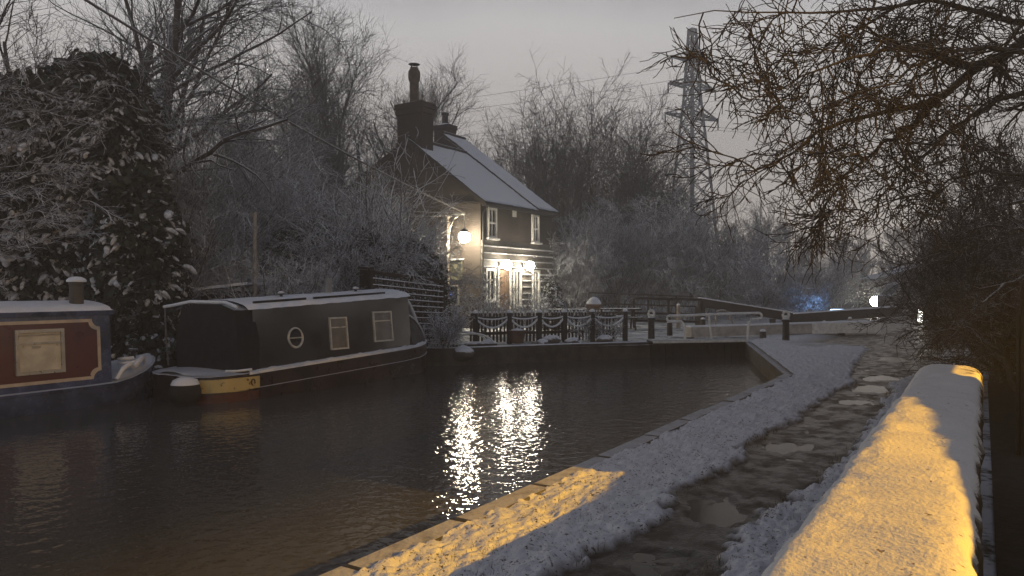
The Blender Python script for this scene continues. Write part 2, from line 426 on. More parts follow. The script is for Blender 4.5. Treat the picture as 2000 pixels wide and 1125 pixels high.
# standing water in the hollows of the path
m, n, l, p = new_mat('puddle_water'); p.inputs["Base Color"].default_value = (.03, .027, .025, 1); p.inputs["Roughness"].default_value = .10; p.inputs["IOR"].default_value = 1.33; p.inputs["Specular IOR Level"].default_value = .15
pb = MB()
yy = np.linspace(1.7, 30, 60); c0 = path_centre(yy); h0 = path_half(yy) + .12
V = [(c - h, y, -.030) for c, h, y in zip(c0, h0, yy)] + [(c + h, y, -.030) for c, h, y in zip(c0, h0, yy)]
pb.add(V, [(k, k + 60, k + 61, k + 1) for k in range(59)])
pd = pb.build('puddle_water', m); pd["kind"] = 'stuff'; pd["label"] = 'standing water in the hollows of the muddy towpath'
# coping stones along the water
cp = MB(); y = -8.0; rr = random.Random(3)
while y < 13.2:
    L = min(rr.uniform(.75, 1.15), 13.25 - y)
    cp.box((BX + .055 + rr.uniform(-.012, .012), y + L / 2, -.055 + rr.uniform(-.008, .008)), (.19, L - .014, .16), rr.uniform(-.008, .008), bev=.018); y += L
cpo = cp.build('kerb', MAT['concrete']); cpo["kind"] = 'structure'
# grass blades standing out of the snow
rg = np.random.default_rng(11)
N = 16000
gy = 2.0 + 14 * rg.random(N) ** 1.6; gx = BX + .25 + (2.4) * rg.random(N)
dd = np.abs(gx - path_centre(gy)) - path_half(gy)
keep = (dd > -.05) & (fbm(gx * 3, gy * 3, 3, 20) > .44); gx = gx[keep]; gy = gy[keep]; N = len(gx)
hh = .008 + .030 * rg.random(N) ** 2; an = rg.random(N) * 6.283; ln = hh * (.4 + .9 * rg.random(N))
b0 = np.stack([gx, gy, np.full(N, -.005)], -1); wd = np.stack([-np.sin(an), np.cos(an), 0 * an], -1) * .0026
tip = b0 + np.stack([np.cos(an) * ln, np.sin(an) * ln, hh + .028], -1)
V = np.stack([b0 - wd, b0 + wd, tip], 1).reshape(-1, 3); Q = np.arange(3 * N).reshape(-1, 3)
go = np_mesh('grass', [(V, Q)], M('grass_blade', (.06, .055, .025), .8, .4, 3, 0)); go["kind"] = 'stuff'; go["label"] = 'thin grass blades poking through the towpath snow'

# ground right of the wall: earth sheet under the hedge, painted near black as if unlit
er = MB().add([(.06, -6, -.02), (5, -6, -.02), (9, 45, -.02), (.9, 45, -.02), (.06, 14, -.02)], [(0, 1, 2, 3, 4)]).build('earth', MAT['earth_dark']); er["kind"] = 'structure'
# wet tarmac apron and road beyond the lock
rd = MB().add([(-6, 27, -.010), (-1.2, 27, -.010), (4, 75, -.010), (-12, 75, -.010)], [(0, 1, 2, 3)]).build('road', M('wet_tarmac', (.05, .047, .045), .4, .35, 1.5, .3, bscale=40)); rd["kind"] = 'structure'

# ------------------------------------------------------------------ snow-topped wall beside the camera
def snow_wall():
    root = thing('boundary_wall', 'low wall with a thick rounded snow cap glowing orange beside the towpath', 'wall', (0, 0, 0))
    xc, hw, y1 = -.218, .206, 6.88
    body = MB().prism([(xc - hw + .03, -.1), (xc + hw - .03, -.1), (xc + hw - .03, .76), (xc - hw + .03, .76)], 'y', -3, y1 - .20)
    body.lathe([(hw - .03, -.1), (hw - .03, .76)], (xc, y1 - .20, 0), 24)
    body.build('wall', brick('wall_brick', (.085, .05, .032), (.06, .04, .028), (.07, .06, .05)), root)
    # coping with snow: rounded section swept along the wall and closed by a rounded end
    nu, yl = 40, np.concatenate([np.arange(-3, 1, .25), np.arange(1, y1 - .22, .018)])
    th = np.linspace(-.28, math.pi + .28, nu)
    sx_ = np.sign(np.cos(th)) * np.abs(np.cos(th)) ** .46; sz_ = np.sign(np.sin(th)) * np.abs(np.sin(th)) ** .36
    rows = []
    for y in yl: rows.append(np.stack([xc + hw * sx_, np.full(nu, y), .755 + .145 * sz_], -1))
    for a in np.linspace(0, math.pi / 2, 14)[1:]:
        rows.append(np.stack([xc + hw * sx_ * math.cos(a), np.full(nu, yl[-1] + .245 * math.sin(a)), .755 + .145 * sz_ * (1 - .35 * (1 - math.cos(a)))], -1))
    G = np.array(rows)
    fx = G[..., 0]; fy = G[..., 1]
    bumpn = (fbm(fx * 9 + 50, fy * 5, 4, 31) - .5) * .020 + (fbm(fx * 34, fy * 40, 3, 33) - .5) * .012 + (fbm(fx * 3, fy * 1.6, 4, 35) - .5) * .055
    side = np.clip(1 - np.abs(np.sin(th)) * 1.2, 0, 1)[None, :] * (fbm(fx * 0 + fy * 14, G[..., 2] * 9, 3, 37) - .5) * .05
    G[..., 2] += bumpn * np.clip(np.sin(th), 0, 1)[None, :]; G[..., 0] += side * np.sign(np.cos(th))[None, :]
    K = len(G); ii = np.arange(K * nu).reshape(K, nu)
    Q = np.stack([ii[:-1, :-1], ii[:-1, 1:], ii[1:, 1:], ii[1:, :-1]], -1).reshape(-1, 4)[:, ::-1]
    m, n, l, p = new_mat('wall_snow')
    f = noise(n, l, 60, 4, .6); s2 = noise(n, l, 9, 5, .65)
    sy = n.new("ShaderNodeSeparateXYZ"); t = n.new("ShaderNodeTexCoord"); l.new(t.outputs["Object"], sy.inputs[0])
    # brown moss shows where snow has slid off the rounded end's outer side
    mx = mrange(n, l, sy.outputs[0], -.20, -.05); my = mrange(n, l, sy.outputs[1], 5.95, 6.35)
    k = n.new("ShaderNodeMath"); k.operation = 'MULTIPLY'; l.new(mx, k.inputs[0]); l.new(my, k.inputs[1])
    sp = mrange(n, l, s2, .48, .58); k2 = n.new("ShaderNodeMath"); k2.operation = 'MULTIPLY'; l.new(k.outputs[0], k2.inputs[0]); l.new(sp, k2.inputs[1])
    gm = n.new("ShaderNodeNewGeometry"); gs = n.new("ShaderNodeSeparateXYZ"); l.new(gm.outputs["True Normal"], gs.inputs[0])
    under = mrange(n, l, gs.outputs[2], .02, .5, 1, 0)  # steep faces browned like bare patches, and painted darker to tame the lamplit side
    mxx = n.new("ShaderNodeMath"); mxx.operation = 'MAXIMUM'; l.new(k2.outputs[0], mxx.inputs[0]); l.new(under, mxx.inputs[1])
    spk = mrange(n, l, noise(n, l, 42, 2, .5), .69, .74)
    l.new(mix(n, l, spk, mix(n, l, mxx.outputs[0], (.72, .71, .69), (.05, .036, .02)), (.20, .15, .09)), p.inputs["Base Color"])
    p.inputs["Roughness"].default_value = .55
    b = n.new("ShaderNodeBump"); b.inputs["Strength"].default_value = .55; b.inputs["Distance"].default_value = .012; l.new(f, b.inputs["Height"]); l.new(b.outputs[0], p.inputs["Normal"])
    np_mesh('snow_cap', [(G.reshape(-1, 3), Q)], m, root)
snow_wall()

# street lamp out of frame to the right that throws the orange light
def street_lamp():
    dim_mat = bpy.data.materials.new('half_clear'); dim_mat.use_nodes = True; nn = dim_mat.node_tree.nodes; tr = nn.new('ShaderNodeBsdfTransparent'); tr.inputs[0].default_value = (.50, .50, .50, 1)  # half-clear material of the added plate, weakening the lamp's spill
    dim_mat.node_tree.links.new(tr.outputs[0], nn['Material Output'].inputs['Surface'])
    root = thing('street_lamp', 'hooded orange sodium street lamp standing right of the snow-topped wall', 'street lamp', (LAMP.x + .9, LAMP.y, 0))
    MB().lathe([(.09, 0), (.09, .9), (.055, 1.0), (.045, 4.6)], (0, 0, 0), 12).tube([(0, 0, 4.5), (-.1, 0, 4.72), (-.35, 0, 4.78), (-.6, 0, 4.75)], .03, 8).build('pole', MAT['steel_grey'], root, True)
    MB().box((-.85, 0, 4.72), (.62, .26, .12), 0, .04).build('lamp_head', MAT['steel_grey'], root)
    # added plate, out of view, that dims the lamp's light above the wall
    MB().box((-1.5, 0, LAMP.z + .02), (.02, 1.9, .50)).bar((-1.18, 0, 4.70), (-1.5, 0, 4.70), .05, .03).build('dimming_plate', dim_mat, root)
    d = bpy.data.lights.new('lamp_light', 'SPOT'); d.energy = 4500; d.color = (1, .50, .025); d.spot_size = math.radians(84); d.spot_blend = .5; d.shadow_soft_size = .018
    o = link(bpy.data.objects.new('lamp_light', d), root); o.location = (-.9, 0, LAMP.z)
    aim = Vector((-.6, 3.3, .6)) - LAMP
    o.rotation_euler = aim.to_track_quat('-Z', 'Y').to_euler()
street_lamp()

# dark board fence on the right
def side_fence():
    root = thing('board_fence', 'black weathered board fence behind the snow-topped wall', 'fence', (0, 0, 0))
    b = MB(); rr = random.Random(8); y = 8.2
    while y < 15:
        b.box((.24 + (y - 7.6) * .05 + rr.uniform(-.01, .01), y, .62 + rr.uniform(-.05, .05)), (.022, .135, 1.36), rr.uniform(-.05, .05)); y += .15
    b.build('panel', MAT['wood_black'], root)
    for yy in (8.2, 9.8, 11.6, 13.6): MB().box((.31 + (yy - 7.6) * .05, yy, .75), (.1, .1, 1.6)).build('post', MAT['wood_black'], root)
side_fence()
def shadow_blocker():  # unseen panels added to shape the lamp's shadow across the wall
    root = thing('shadow_blocker', 'added dark blocking panels between the street lamp and the snow-topped wall', 'fence', (0, 0, 0))
    MB().prism([(2.6, -.05), (5.46, -.05), (5.46, 2.44), (3.93, 2.33), (2.6, 2.24)], 'x', 2.985, 3.015).build('panel', MAT['wood_black'], root)
    MB().box((3.004, 5.615, 1.40), (.05, .33, 2.9)).build('post', MAT['wood_black'], root)
    MB().prism([(5.77, 2.375), (6.26, 2.375), (6.26, -.05), (9.2, -.05), (9.2, 2.85), (5.77, 2.85)], 'x', 2.985, 3.015).prism([(5.77, -.05), (6.27, -.05), (6.27, 2.20), (5.77, 2.20)], 'x', 2.985, 3.015).build('panel', MAT['wood_black'], root)
shadow_blocker()

# ------------------------------------------------------------------ boats
def loft(sections, closed=False):
    """list of equally long point rows -> (V, faces)"""
    K = len(sections); n = len(sections[0]); V = [p for s in sections for p in s]; Fs = []
    for j in range(K - 1):
        for k in range(n - 1 if not closed else n):
            k2 = (k + 1) % n; Fs.append((j * n + k, j * n + k2, (j + 1) * n + k2, (j + 1) * n + k))
    return V, Fs

def window_part(parent, x, y0, y1, z0, z1, frame, pane, lean=0.0, th=.035, bars=(), out=1, name='window', fr=.035):
    """framed window in a side facing +X; pane set back inside the frame"""
    f = MB(); X = lambda z: x - lean * (z - z0)
    def slab(m_, ya, yb, za, zb, t0, t1): m_.prism([(X(za) + t0 * out, za), (X(za) + t1 * out, za), (X(zb) + t1 * out, zb), (X(zb) + t0 * out, zb)], 'y', ya, yb)
    for ya, yb, za, zb in ((y0, y1, z1 - fr, z1), (y0, y1, z0, z0 + fr), (y0, y0 + fr, z0 + fr, z1 - fr), (y1 - fr, y1, z0 + fr, z1 - fr)): slab(f, ya, yb, za, zb, -.01, th)
    for kind, v, wdt in bars:
        if kind == 'h': slab(f, y0 + fr, y1 - fr, v - wdt / 2, v + wdt / 2, .0, th * .7)
        else: slab(f, v - wdt / 2, v + wdt / 2, z0 + fr, z1 - fr, .0, th * .68)
    fo = f.build(name, frame, parent)
    g = MB(); slab(g, y0 + fr * .5, y1 - fr * .5, z0 + fr * .5, z1 - fr * .5, -.006, .012); g.build('pane', pane, fo)
    return fo

glass_dark = M('glass_dark', (.02, .022, .026), .08, .3, 3, 0, spec=.8)
def red_boat():
    root = thing('narrowboat', 'red and blue narrowboat with cream lining and a snow-capped chimney, nearest the left edge', 'narrowboat', (0, 0, 0))
    blue = M('boat_blue', (.050, .064, .135), .24, .45, 3, .06, snow=.95, lo=.5, hi=.8, coat=.4)
    red = M('boat_red', (.085, .021, .021), .35, .18, 2.5, .04, coat=.3)
    cream = M('boat_cream', (.50, .42, .34), .45, .12, 6, .05)
    black = M('boat_black', (.010, .010, .011), .5, .3, 3, .15)
    x0, x1 = -12.0, -14.07; xm = (x0 + x1) / 2
    # hull: straight sides, then the bow curving in to the stem with rising sheer
    sec = []
    for y, hw, top in [(-6, 1.035, -.07), (5, 1.035, -.07), (6.4, 1.035, -.06), (6.8, 1.03, -.05), (7.1, .98, .0), (7.4, .85, .07), (7.65, .66, .14), (7.85, .42, .19), (8.0, .18, .23), (8.06, .02, .25)]:
        b = .80 if y > 7 else .96
        sec.append([(xm + hw * b * .9, y - (.05 if y > 7 else 0), -.75), (xm + hw * .985, y, -.36), (xm + hw, y, top - .05), (xm + hw + .02, y, top - .04), (xm + hw + .02, y, top), (xm + hw - .09, y, top),
                    (xm - hw + .09, y, top), (xm - hw - .02, y, top), (xm - hw - .02, y, top - .04), (xm - hw, y, top - .05), (xm - hw * .985, y, -.36), (xm - hw * b * .9, y - (.05 if y > 7 else 0), -.75)])
    V, Fs = loft(sec); h = MB().add(V, Fs); h.build('hull', blue, root, True)
    # cabin: sides lean in, cambered roof
    ct, cb = 1.10, -.065
    def cab(y): return [(x0 - .14, y, cb), (x0 - .22, y, ct), (xm + .45, y, ct + .10), (xm, y, ct + .12), (xm - .45, y, ct + .10), (x1 + .22, y, ct), (x1 + .14, y, cb)]
    V, Fs = loft([cab(-6), cab(6.81)]); n = 7
    c = MB().add(V, Fs + [tuple(range(7, 14)), tuple(range(7))]); c.build('cabin', blue, root)
    # roof with overhanging lip and snow blanket
    def rf(y, e=0, o=.05): return [(x0 - .22 + o, y, ct - .035 + e), (x0 - .22 + o, y, ct + .03 + e), (xm + .45, y, ct + .135 + e), (xm, y, ct + .155 + e), (xm - .45, y, ct + .135 + e), (x1 + .22 - o, y, ct + .03 + e), (x1 + .22 - o, y, ct - .035 + e)]
    V, Fs = loft([rf(-6), rf(6.86)]); MB().add(V, Fs + [tuple(range(7, 14)), tuple(range(7))]).build('roof', blue, root)
    ysn = np.linspace(-6, 6.83, 140); us = np.linspace(0, 1, 26); G = []
    for y in ysn:
        x = x0 - .18 - us * (2.07 - .36); h_ = .03 + .125 * np.sin(np.pi * us) ** .7 + .035 * np.minimum(1, np.minimum(us, 1 - us) * 18)
        G.append(np.stack([x, np.full(26, y), ct + h_ + (fbm(x * 5, np.full(26, y * 4), 3, 3) - .5) * .02 * (us > .02)], -1))
    G = np.array(G); ii = np.arange(140 * 26).reshape(140, 26)
    np_mesh('roof_snow', [(G.reshape(-1, 3), np.stack([ii[:-1, :-1], ii[:-1, 1:], ii[1:, 1:], ii[1:, :-1]], -1).reshape(-1, 4))], MAT['snow'], root)
    # red panel with scalloped corner, cream lining
    lean = .08 / 1.165
    def side(y, z, o): return (x0 - .14 - lean * (z - cb) + o, y, z)
    ya, yb, za, zb = -5.8, 6.64, .03, 1.0
    arc = lambda cy, cz, r, a0, a1: [(cy + r * math.cos(a0 + (a1 - a0) * k / 8), cz + r * math.sin(a0 + (a1 - a0) * k / 8)) for k in range(9)]
    def outline(g):
        r = .13
        return [(ya + g, za + g)] + arc(yb, za, r + g, math.pi, math.pi / 2)[0:0] + \
               [(yb - r - g * .4 - .0, za + g)] + [(yb - g - (r) * math.cos(a), za + g + r * math.sin(a)) for a in np.linspace(.15, math.pi / 2 - .15, 7)] + [(yb - g, za + g + r)] + \
               [(yb - g, zb - g - r)] + [(yb - g - r * math.sin(a), zb - g - r * math.cos(a)) for a in np.linspace(.15, math.pi / 2 - .15, 7)] + [(yb - g - r, zb - g)] + [(ya + g, zb - g)]
    o1, o2 = outline(0), outline(.05); nn = len(o1)
    V = [side(*q, .004) for q in o1] + [side(*q, .010) for q in o1] + [side(*q, .010) for q in o2] + [side(*q, .002) for q in o2]
    Fs = []
    for k in range(nn):
        k2 = (k + 1) % nn
        for j in range(3): Fs.append((j * nn + k, j * nn + k2, (j + 1) * nn + k2, (j + 1) * nn + k))
    MB().add(V, Fs).build('lining', cream, root)
    V = [side(*q, .004) for q in o2] + [side(*q, -.02) for q in o2]
    MB().add(V, [tuple(range(nn))] + [(k, (k + 1) % nn, nn + (k + 1) % nn, nn + k) for k in range(nn)]).build('side_panel', red, root)
    # windows with pale blinds
    blind = M('blind_cream', (.55, .50, .40), .35, .18, 4, .2, spec=.6)
    frm = M('window_aluminium', (.42, .40, .37), .35, .15, 6, 0, metal=.6)
    for y0, lit in ((5.36, 1), (2.4, 0)):
        fo = window_part(root, x0 - .14 - lean * .255 + .006, y0, y0 + .70, .19, .87, frm, blind, lean=lean, th=.05, bars=(('h', .66, .03),), fr=.05)
        f2 = MB()
        f2.box((x0 - .178, y0 + .35, .78), (.02, .6, .02)); f2.box((x0 - .172, y0 + .30, .60), (.03, .12, .035)); f2.box((x0 - .178, y0 + .12, .42), (.02, .02, .42)); f2.box((x0 - .178, y0 + .6, .42), (.02, .03, .42))
        f2.build('curtain', frm, fo)
    # cabin end handrail, gutter
    MB().bar((x0 - .17, -6, ct + .02), (x0 - .17, 6.84, ct + .02), .03, .03).build('handrail', blue, root)
    # chimney
    ch = MB().lathe([(.105, 0), (.105, .34), (.115, .345), (.115, .40)], (-12.55, 6.45, ct + .10), 18); co = ch.build('chimney', M('chimney_iron', (.055, .045, .035), .6, .3, 8, .3), root, True)
    MB().lathe([(.145, .40), (.15, .425), (.12, .46), (.06, .485), (.01, .49)], (-12.55, 6.45, ct + .10), 18).build('snow', MAT['snow'], co, True)
    # bow deck, snow, T-stud and coiled rope
    d = []
    for y, hw, top in [(6.86, .96, -.02), (7.15, .9, .03), (7.4, .78, .085), (7.65, .6, .15), (7.85, .36, .2), (7.98, .14, .24)]:
        d.append([(xm + hw, y, top), (xm + hw * .5, y, top + .05), (xm, y, top + .06), (xm - hw * .5, y, top + .05), (xm - hw, y, top)])
    V, Fs = loft(d); MB().add(V, Fs).build('bow_deck', MAT['snow'], root, True)
    pts = [(xm + .93 - .0 * k, 6.9, .0) for k in range(1)]
    rail = [(xm + .95, 6.86, .0), (xm + .97, 6.95, .16), (xm + .93, 7.08, .22), (xm + .86, 7.2, .16), (xm + .8, 7.3, .22), (xm + .72, 7.42, .30), (xm + .62, 7.52, .28), (xm + .52, 7.6, .18)]
    MB().tube(rail, [.03, .04, .045, .045, .05, .05, .04, .03], 8).build('mooring_rope', MAT['snow'], root, True)
    a = np.linspace(0, 4 * math.pi, 40)
    MB().tube(np.stack([xm + .62 + .15 * np.cos(a), 7.25 + .15 * np.sin(a), .16 + .012 * a], -1), .028, 7).build('rope_coil', MAT['snow'], root, True)
    MB().lathe([(.04, 0), (.04, .17)], (xm, 7.7, .2), 10).box((xm, 7.7, .38), (.26, .05, .05), 0, .015).build('stud', MAT['iron_black'], root)
    # rope fender at the stem
    MB().ball((xm, 8.18, -.12), .13, 14, 1.4).build('fender', MAT['iron_black'], root, True)
red_boat()

def dark_boat():
    root = thing('narrowboat', 'dark navy narrowboat with porthole, covered stern and yellow stern band, moored before the cottage', 'narrowboat', (0, .22, 0))
    navy = M('boat_navy', (.013, .012, .013), .16, .5, 2, .05, coat=1.0, snow=.9, lo=.6, hi=.85, bscale=2.5)
    canvas = M('canvas_black', (.005, .005, .010), .85, .4, 3, .5, bscale=9, snow=.5, lo=.75, hi=1.0)
    hullm = M('boat_hull', (.030, .018, .016), .35, .5, 2, .2, snow=.9, lo=.55, hi=.85)
    redox = M('boat_red_oxide', (.085, .022, .014), .45, .4, 4, .2)
    x0, x1 = -10.5, -12.57; xm = -11.535
    GW = .06
    sh = lambda y: .036 * (y - 8.24) + .02 * max(0, y - 12) ** 2
    sec = []
    for y, hw in [(7.22, .30), (7.28, .55), (7.42, .80), (7.65, .95), (8.0, 1.035), (9.2, 1.035), (10.6, 1.035), (12.0, 1.03), (12.6, .96), (13.0, .8), (13.35, .56), (13.6, .26), (13.72, .03)]:
        top = GW + sh(y); b = .97 if 7.6 < y < 12.2 else .86
        sec.append([(xm + hw * b * .9, y, -.8), (xm + hw * .97, y, -.38), (xm + hw * .995, y, top - .30), (xm + hw + .018, y, top - .295), (xm + hw + .018, y, top - .265), (xm + hw, y, top - .26), (xm + hw, y, top - .05), (xm + hw + .025, y, top - .045), (xm + hw + .025, y, top), (xm + hw - .1, y, top + .01),
                    (xm - hw + .1, y, top + .01), (xm - hw - .02, y, top), (xm - hw, y, top - .05), (xm - hw * .97, y, -.38), (xm - hw * b * .9, y, -.8)])
    V, Fs = loft(sec); MB().add(V, Fs + [tuple(range(15))]).build('hull', hullm, root, True)
    # snow line lying on the gunwale
    g = []
    for y in np.linspace(8.0, 13.0, 60):
        hw = np.interp(y, [7.65, 8.0, 12.0, 12.6, 13.0], [.95, 1.035, 1.03, .96, .8]); k = .012 * math.sin(y * 9) + .01 * math.sin(y * 23)
        z = GW + sh(y); g.append([(xm + hw + .03, y, z - .02), (xm + hw + .03, y, z + .022 + k), (xm + hw - .04, y, z + .04 + k), (xm + hw - .13, y, z + .03), (xm + hw - .13, y, z - .0)])
    V, Fs = loft(g); MB().add(V, Fs).build('gunwale_snow', MAT['snow'], root, True)
    rb = lambda y: 1.165 + sh(min(y, 12.4)) * 1.0 + .008 * (y - 8.24)
    bs = lambda y: GW + sh(y)
    def cab(y): return [(x0 - .13, y, bs(y) + .0), (x0 - .24, y, rb(y) - .02), (xm + .45, y, rb(y) + .075), (xm, y, rb(y) + .09), (xm - .45, y, rb(y) + .075), (x1 + .24, y, rb(y) - .02), (x1 + .13, y, bs(y))]
    V, Fs = loft([cab(y) for y in (8.26, 9, 10, 11, 12, 12.4)]); MB().add(V, Fs + [tuple(range(7)), tuple(range(35, 42))]).build('cabin', navy, root)
    # roof snow blanket with lip
    ysn = np.linspace(8.16, 12.46, 90); us = np.linspace(0, 1, 24); G = []
    for y in ysn:
        x = x0 - .20 - us * (2.07 - .40); e = np.minimum(1, np.minimum(us, 1 - us) * 14)
        G.append(np.stack([x, np.full(24, y), rb(y) - .04 + .125 * np.sin(np.pi * us) ** .8 + .045 * e + (fbm(x * 5, np.full(24, y * 4), 3, 3) - .5) * .025], -1))
    G = np.array(G); ii = np.arange(90 * 24).reshape(90, 24)
    np_mesh('roof_snow', [(G.reshape(-1, 3), np.stack([ii[:-1, :-1], ii[:-1, 1:], ii[1:, 1:], ii[1:, :-1]], -1).reshape(-1, 4))], MAT['snow'], root)
    # stern canopy: black canvas closing the cabin end, with a snow-edged pole along its top
    def can(y, k=0):
        r_ = rb(8.3)
        return [(x0 - .08 - k, y, bs(8.2) + .0), (x0 - .12 - k, y, .6), (x0 - .27 - k, y, r_ - .05), (xm + .4, y, r_ + .05), (xm - .4, y, r_ + .05), (x1 + .27 + k, y, r_ - .05), (x1 + .12 + k, y, .6), (x1 + .08 + k, y, bs(8.2))]
    V, Fs = loft([can(7.92, .05), can(8.0), can(8.12), can(8.30)]); V = np.array(V)
    V[:, 0] += .02 * np.sin(V[:, 1] * 9 + V[:, 2] * 5); V[:, 1] += .02 * np.sin(V[:, 0] * 6 + V[:, 2] * 3)
    MB().add(V, Fs + [tuple(range(8)), tuple(range(24, 32))]).build('canopy', canvas, root, True)
    tp_ = MB(); tp_.tube([(x0 - .25, 7.96, rb(8) + .02), (xm + .5, 7.94, rb(8) + .10), (xm - .5, 7.94, rb(8) + .10), (x1 + .1, 7.9, rb(8) + .03), (x1 - .12, 7.86, rb(8) + .0)], .030, 8)
    tp_.build('canopy_pole', MAT['snow'], root, True)
    MB().tube([(x1 - .06, 7.84, rb(8) - .02), (x1 + .16, 7.72, .62), (x1 + .42, 7.6, .14)], .016, 6).build('strut', MAT['steel_grey'], root)
    sd = []
    for y, hw in [(7.26, .35), (7.32, .56), (7.45, .78), (7.68, .92), (7.98, .99)]: sd.append([(xm + hw, y, .05), (xm + hw * .5, y, .085), (xm, y, .09), (xm - hw * .5, y, .085), (xm - hw, y, .05)])
    V, Fs = loft(sd); MB().add(V, Fs).build('stern_deck', M('deck_dark', (.03, .03, .03), .7, .3, 3, .3, snow=.75, lo=.55, hi=.95), root, True)
    MB().tube([(x0 - .1, 7.62, .12), (x0 - .03, 7.8, .11), (x0 + .02, 8.05, .12)], .022, 6).build('stern_rope', MAT['snow'], root, True)
    # yellow stern band with rust marks, red oxide below
    def band(za, zb, o, ylist):
        s = []
        for y in ylist:
            hw = np.interp(y, [7.22, 7.28, 7.42, 7.65, 8.0], [.30, .55, .80, .95, 1.035])
            s.append([(xm + hw + o - .01, y, za), (xm + hw + o + .012, y, za), (xm + hw + o + .012, y, zb), (xm + hw + o - .01, y, zb)])
        return loft(s)
    yl = [7.235, 7.28, 7.34, 7.42, 7.53, 7.65, 7.82, 8.0, 8.22]
    m, n, l, p = new_mat('boat_yellow'); f = noise(n, l, 9, 4, .6); f2 = noise(n, l, 3.2, 3)
    rust = mrange(n, l, f, .62, .68)
    col = mix(n, l, f2, (.46, .35, .14), (.60, .47, .22)); l.new(mix(n, l, rust, col, (.05, .03, .02)), p.inputs["Base Color"]); p.inputs["Roughness"].default_value = .35
    V, Fs = band(-.235, -.005, .006, yl); MB().add(V, Fs + [(0, 1, 2, 3), (32, 33, 34, 35)]).build('stern_band', m, root)
    V, Fs = band(-.52, -.24, .0, yl); MB().add(V, Fs + [(0, 1, 2, 3), (32, 33, 34, 35)]).build('lower_hull', redox, root)
    mk = MB(); xs = x0 + .026
    a_ = np.linspace(-.6, 4.4, 16); mk.tube(np.stack([np.full(16, xs - .004), 8.08 + .035 * np.cos(a_), -.10 + .05 * np.sin(a_)], -1), .013, 6)
    mk.build('rust_mark', M('rust', (.06, .03, .015), .8, .4, 20, .2), root)
    # porthole
    lean = .11 / 1.03
    X = lambda y, z: x0 - .13 - lean * (z - bs(y))
    brass = M('porthole_rim', (.55, .52, .46), .35, .15, 8, 0, metal=.4)
    a = np.linspace(0, 2 * math.pi, 29); py_, pz_ = 9.17, .585
    po = MB().tube(np.stack([X(py_, pz_) + .012 - lean * .19 * np.sin(a), py_ + .165 * np.cos(a), pz_ + .175 * np.sin(a)], -1), .022, 8)
    po.bar((X(py_, pz_) + .012, py_ - .16, pz_), (X(py_, pz_) + .012, py_ + .16, pz_), .014, .022); pw = po.build('porthole', brass, root, True)
    MB().lathe([(.165, 0), (.165, .008)], (X(py_, pz_) + .003, py_, pz_), 28, 'x').build('pane', glass_dark, pw)
    pale = M('blind_grey', (.16, .15, .14), .18, .2, 4, 0, spec=.7)
    for y0, y1, z0, z1 in ((10.01, 10.48, .30, .93), (11.23, 11.80, .38, 1.01)):
        window_part(root, X((y0 + y1) / 2, z0) - .0, y0, y1, z0, z1, brass, pale, lean=lean, th=.04, bars=(('h', z1 - .2, .02),), fr=.03)
    # roof handrails, mushroom vents, flue
    for ya, yb in ((8.4, 9.6), (9.8, 11.8)): MB().bar((x0 - .38, ya, rb(ya) + .075), (x0 - .38, yb, rb(yb) + .075), .04, .04).build('handrail', navy, root)
    for y in (9.4, 11.4): MB().lathe([(.03, -.03), (.03, .06), (.09, .065), (.07, .1), (.02, .125)], (xm + .2, y, rb(y) + .1), 12).build('vent', MAT['iron_black'], root, True)
    MB().lathe([(.075, 0), (.075, .30), (.085, .31), (.085, .34)], (xm - .1, 10.9, rb(10.9) + .08), 14).build('flue', M('flue_steel', (.2, .2, .2), .5, .3, 6, .1, snow=.9, lo=.5, hi=.8), root, True)
    # raked front cover from the roof end down to the bow
    cv = []
    for y, hw, z in ((12.40, .80, rb(12.4) + .03), (12.65, .80, rb(12.4) - .18), (12.97, .66, .88), (13.3, .48, .55), (13.56, .25, .36)):
        e = bs(y) + .005; hb = np.interp(y, [12.0, 12.6, 13.0, 13.35, 13.6], [1.0, .93, .77, .53, .24])
        cv.append([(xm + hb, y, e), (xm + hw * .9 + .05, y, e + (z - e) * .6), (xm + hw * .75, y, z - .03), (xm, y, z + .05), (xm - hw * .75, y, z - .03), (xm - hw * .9 - .05, y, e + (z - e) * .6), (xm - hb, y, e)])
    V, Fs = loft(cv); MB().add(V, Fs + [tuple(range(7)), tuple(range(28, 35))]).build('bow_cover', M('canvas_grey', (.05, .05, .055), .8, .3, 4, .5, snow=.75, lo=.35, hi=.8, bscale=8), root, True)
    e = MB(); e.tube([np.array(c[2]) + (0.01, .01, .02) for c in cv], .035, 7); e.tube([np.array(c[1]) + (0.03, 0, 0) for c in cv], .02, 7); e.build('cover_edge', MAT['snow'], root, True)
    MB().tube([(xm + .0, 13.70, .36), (xm + .05, 13.77, .2), (xm + .04, 13.79, -.1), (xm, 13.80, -.45)], .022, 7).build('bow_rope', MAT['white_paint'], root, True)
    MB().ball((xm, 13.79, .10), .09, 12, 1.3).build('bow_fender', MAT['iron_black'], root, True)
    # round stern fender, snow on its top
    fb = MB().ball((-10.95, 7.12, -.20), .25, 18, .95); fo = fb.build('stern_fender', M('fender_black', (.012, .011, .010), .8, .4, 9, .5), root, True)
    MB().lathe([(.225, 0), (.19, .07), (.1, .11), (.01, .12)], (-10.95, 7.12, -.065), 16).build('snow', MAT['snow'], fo, True)
dark_boat()

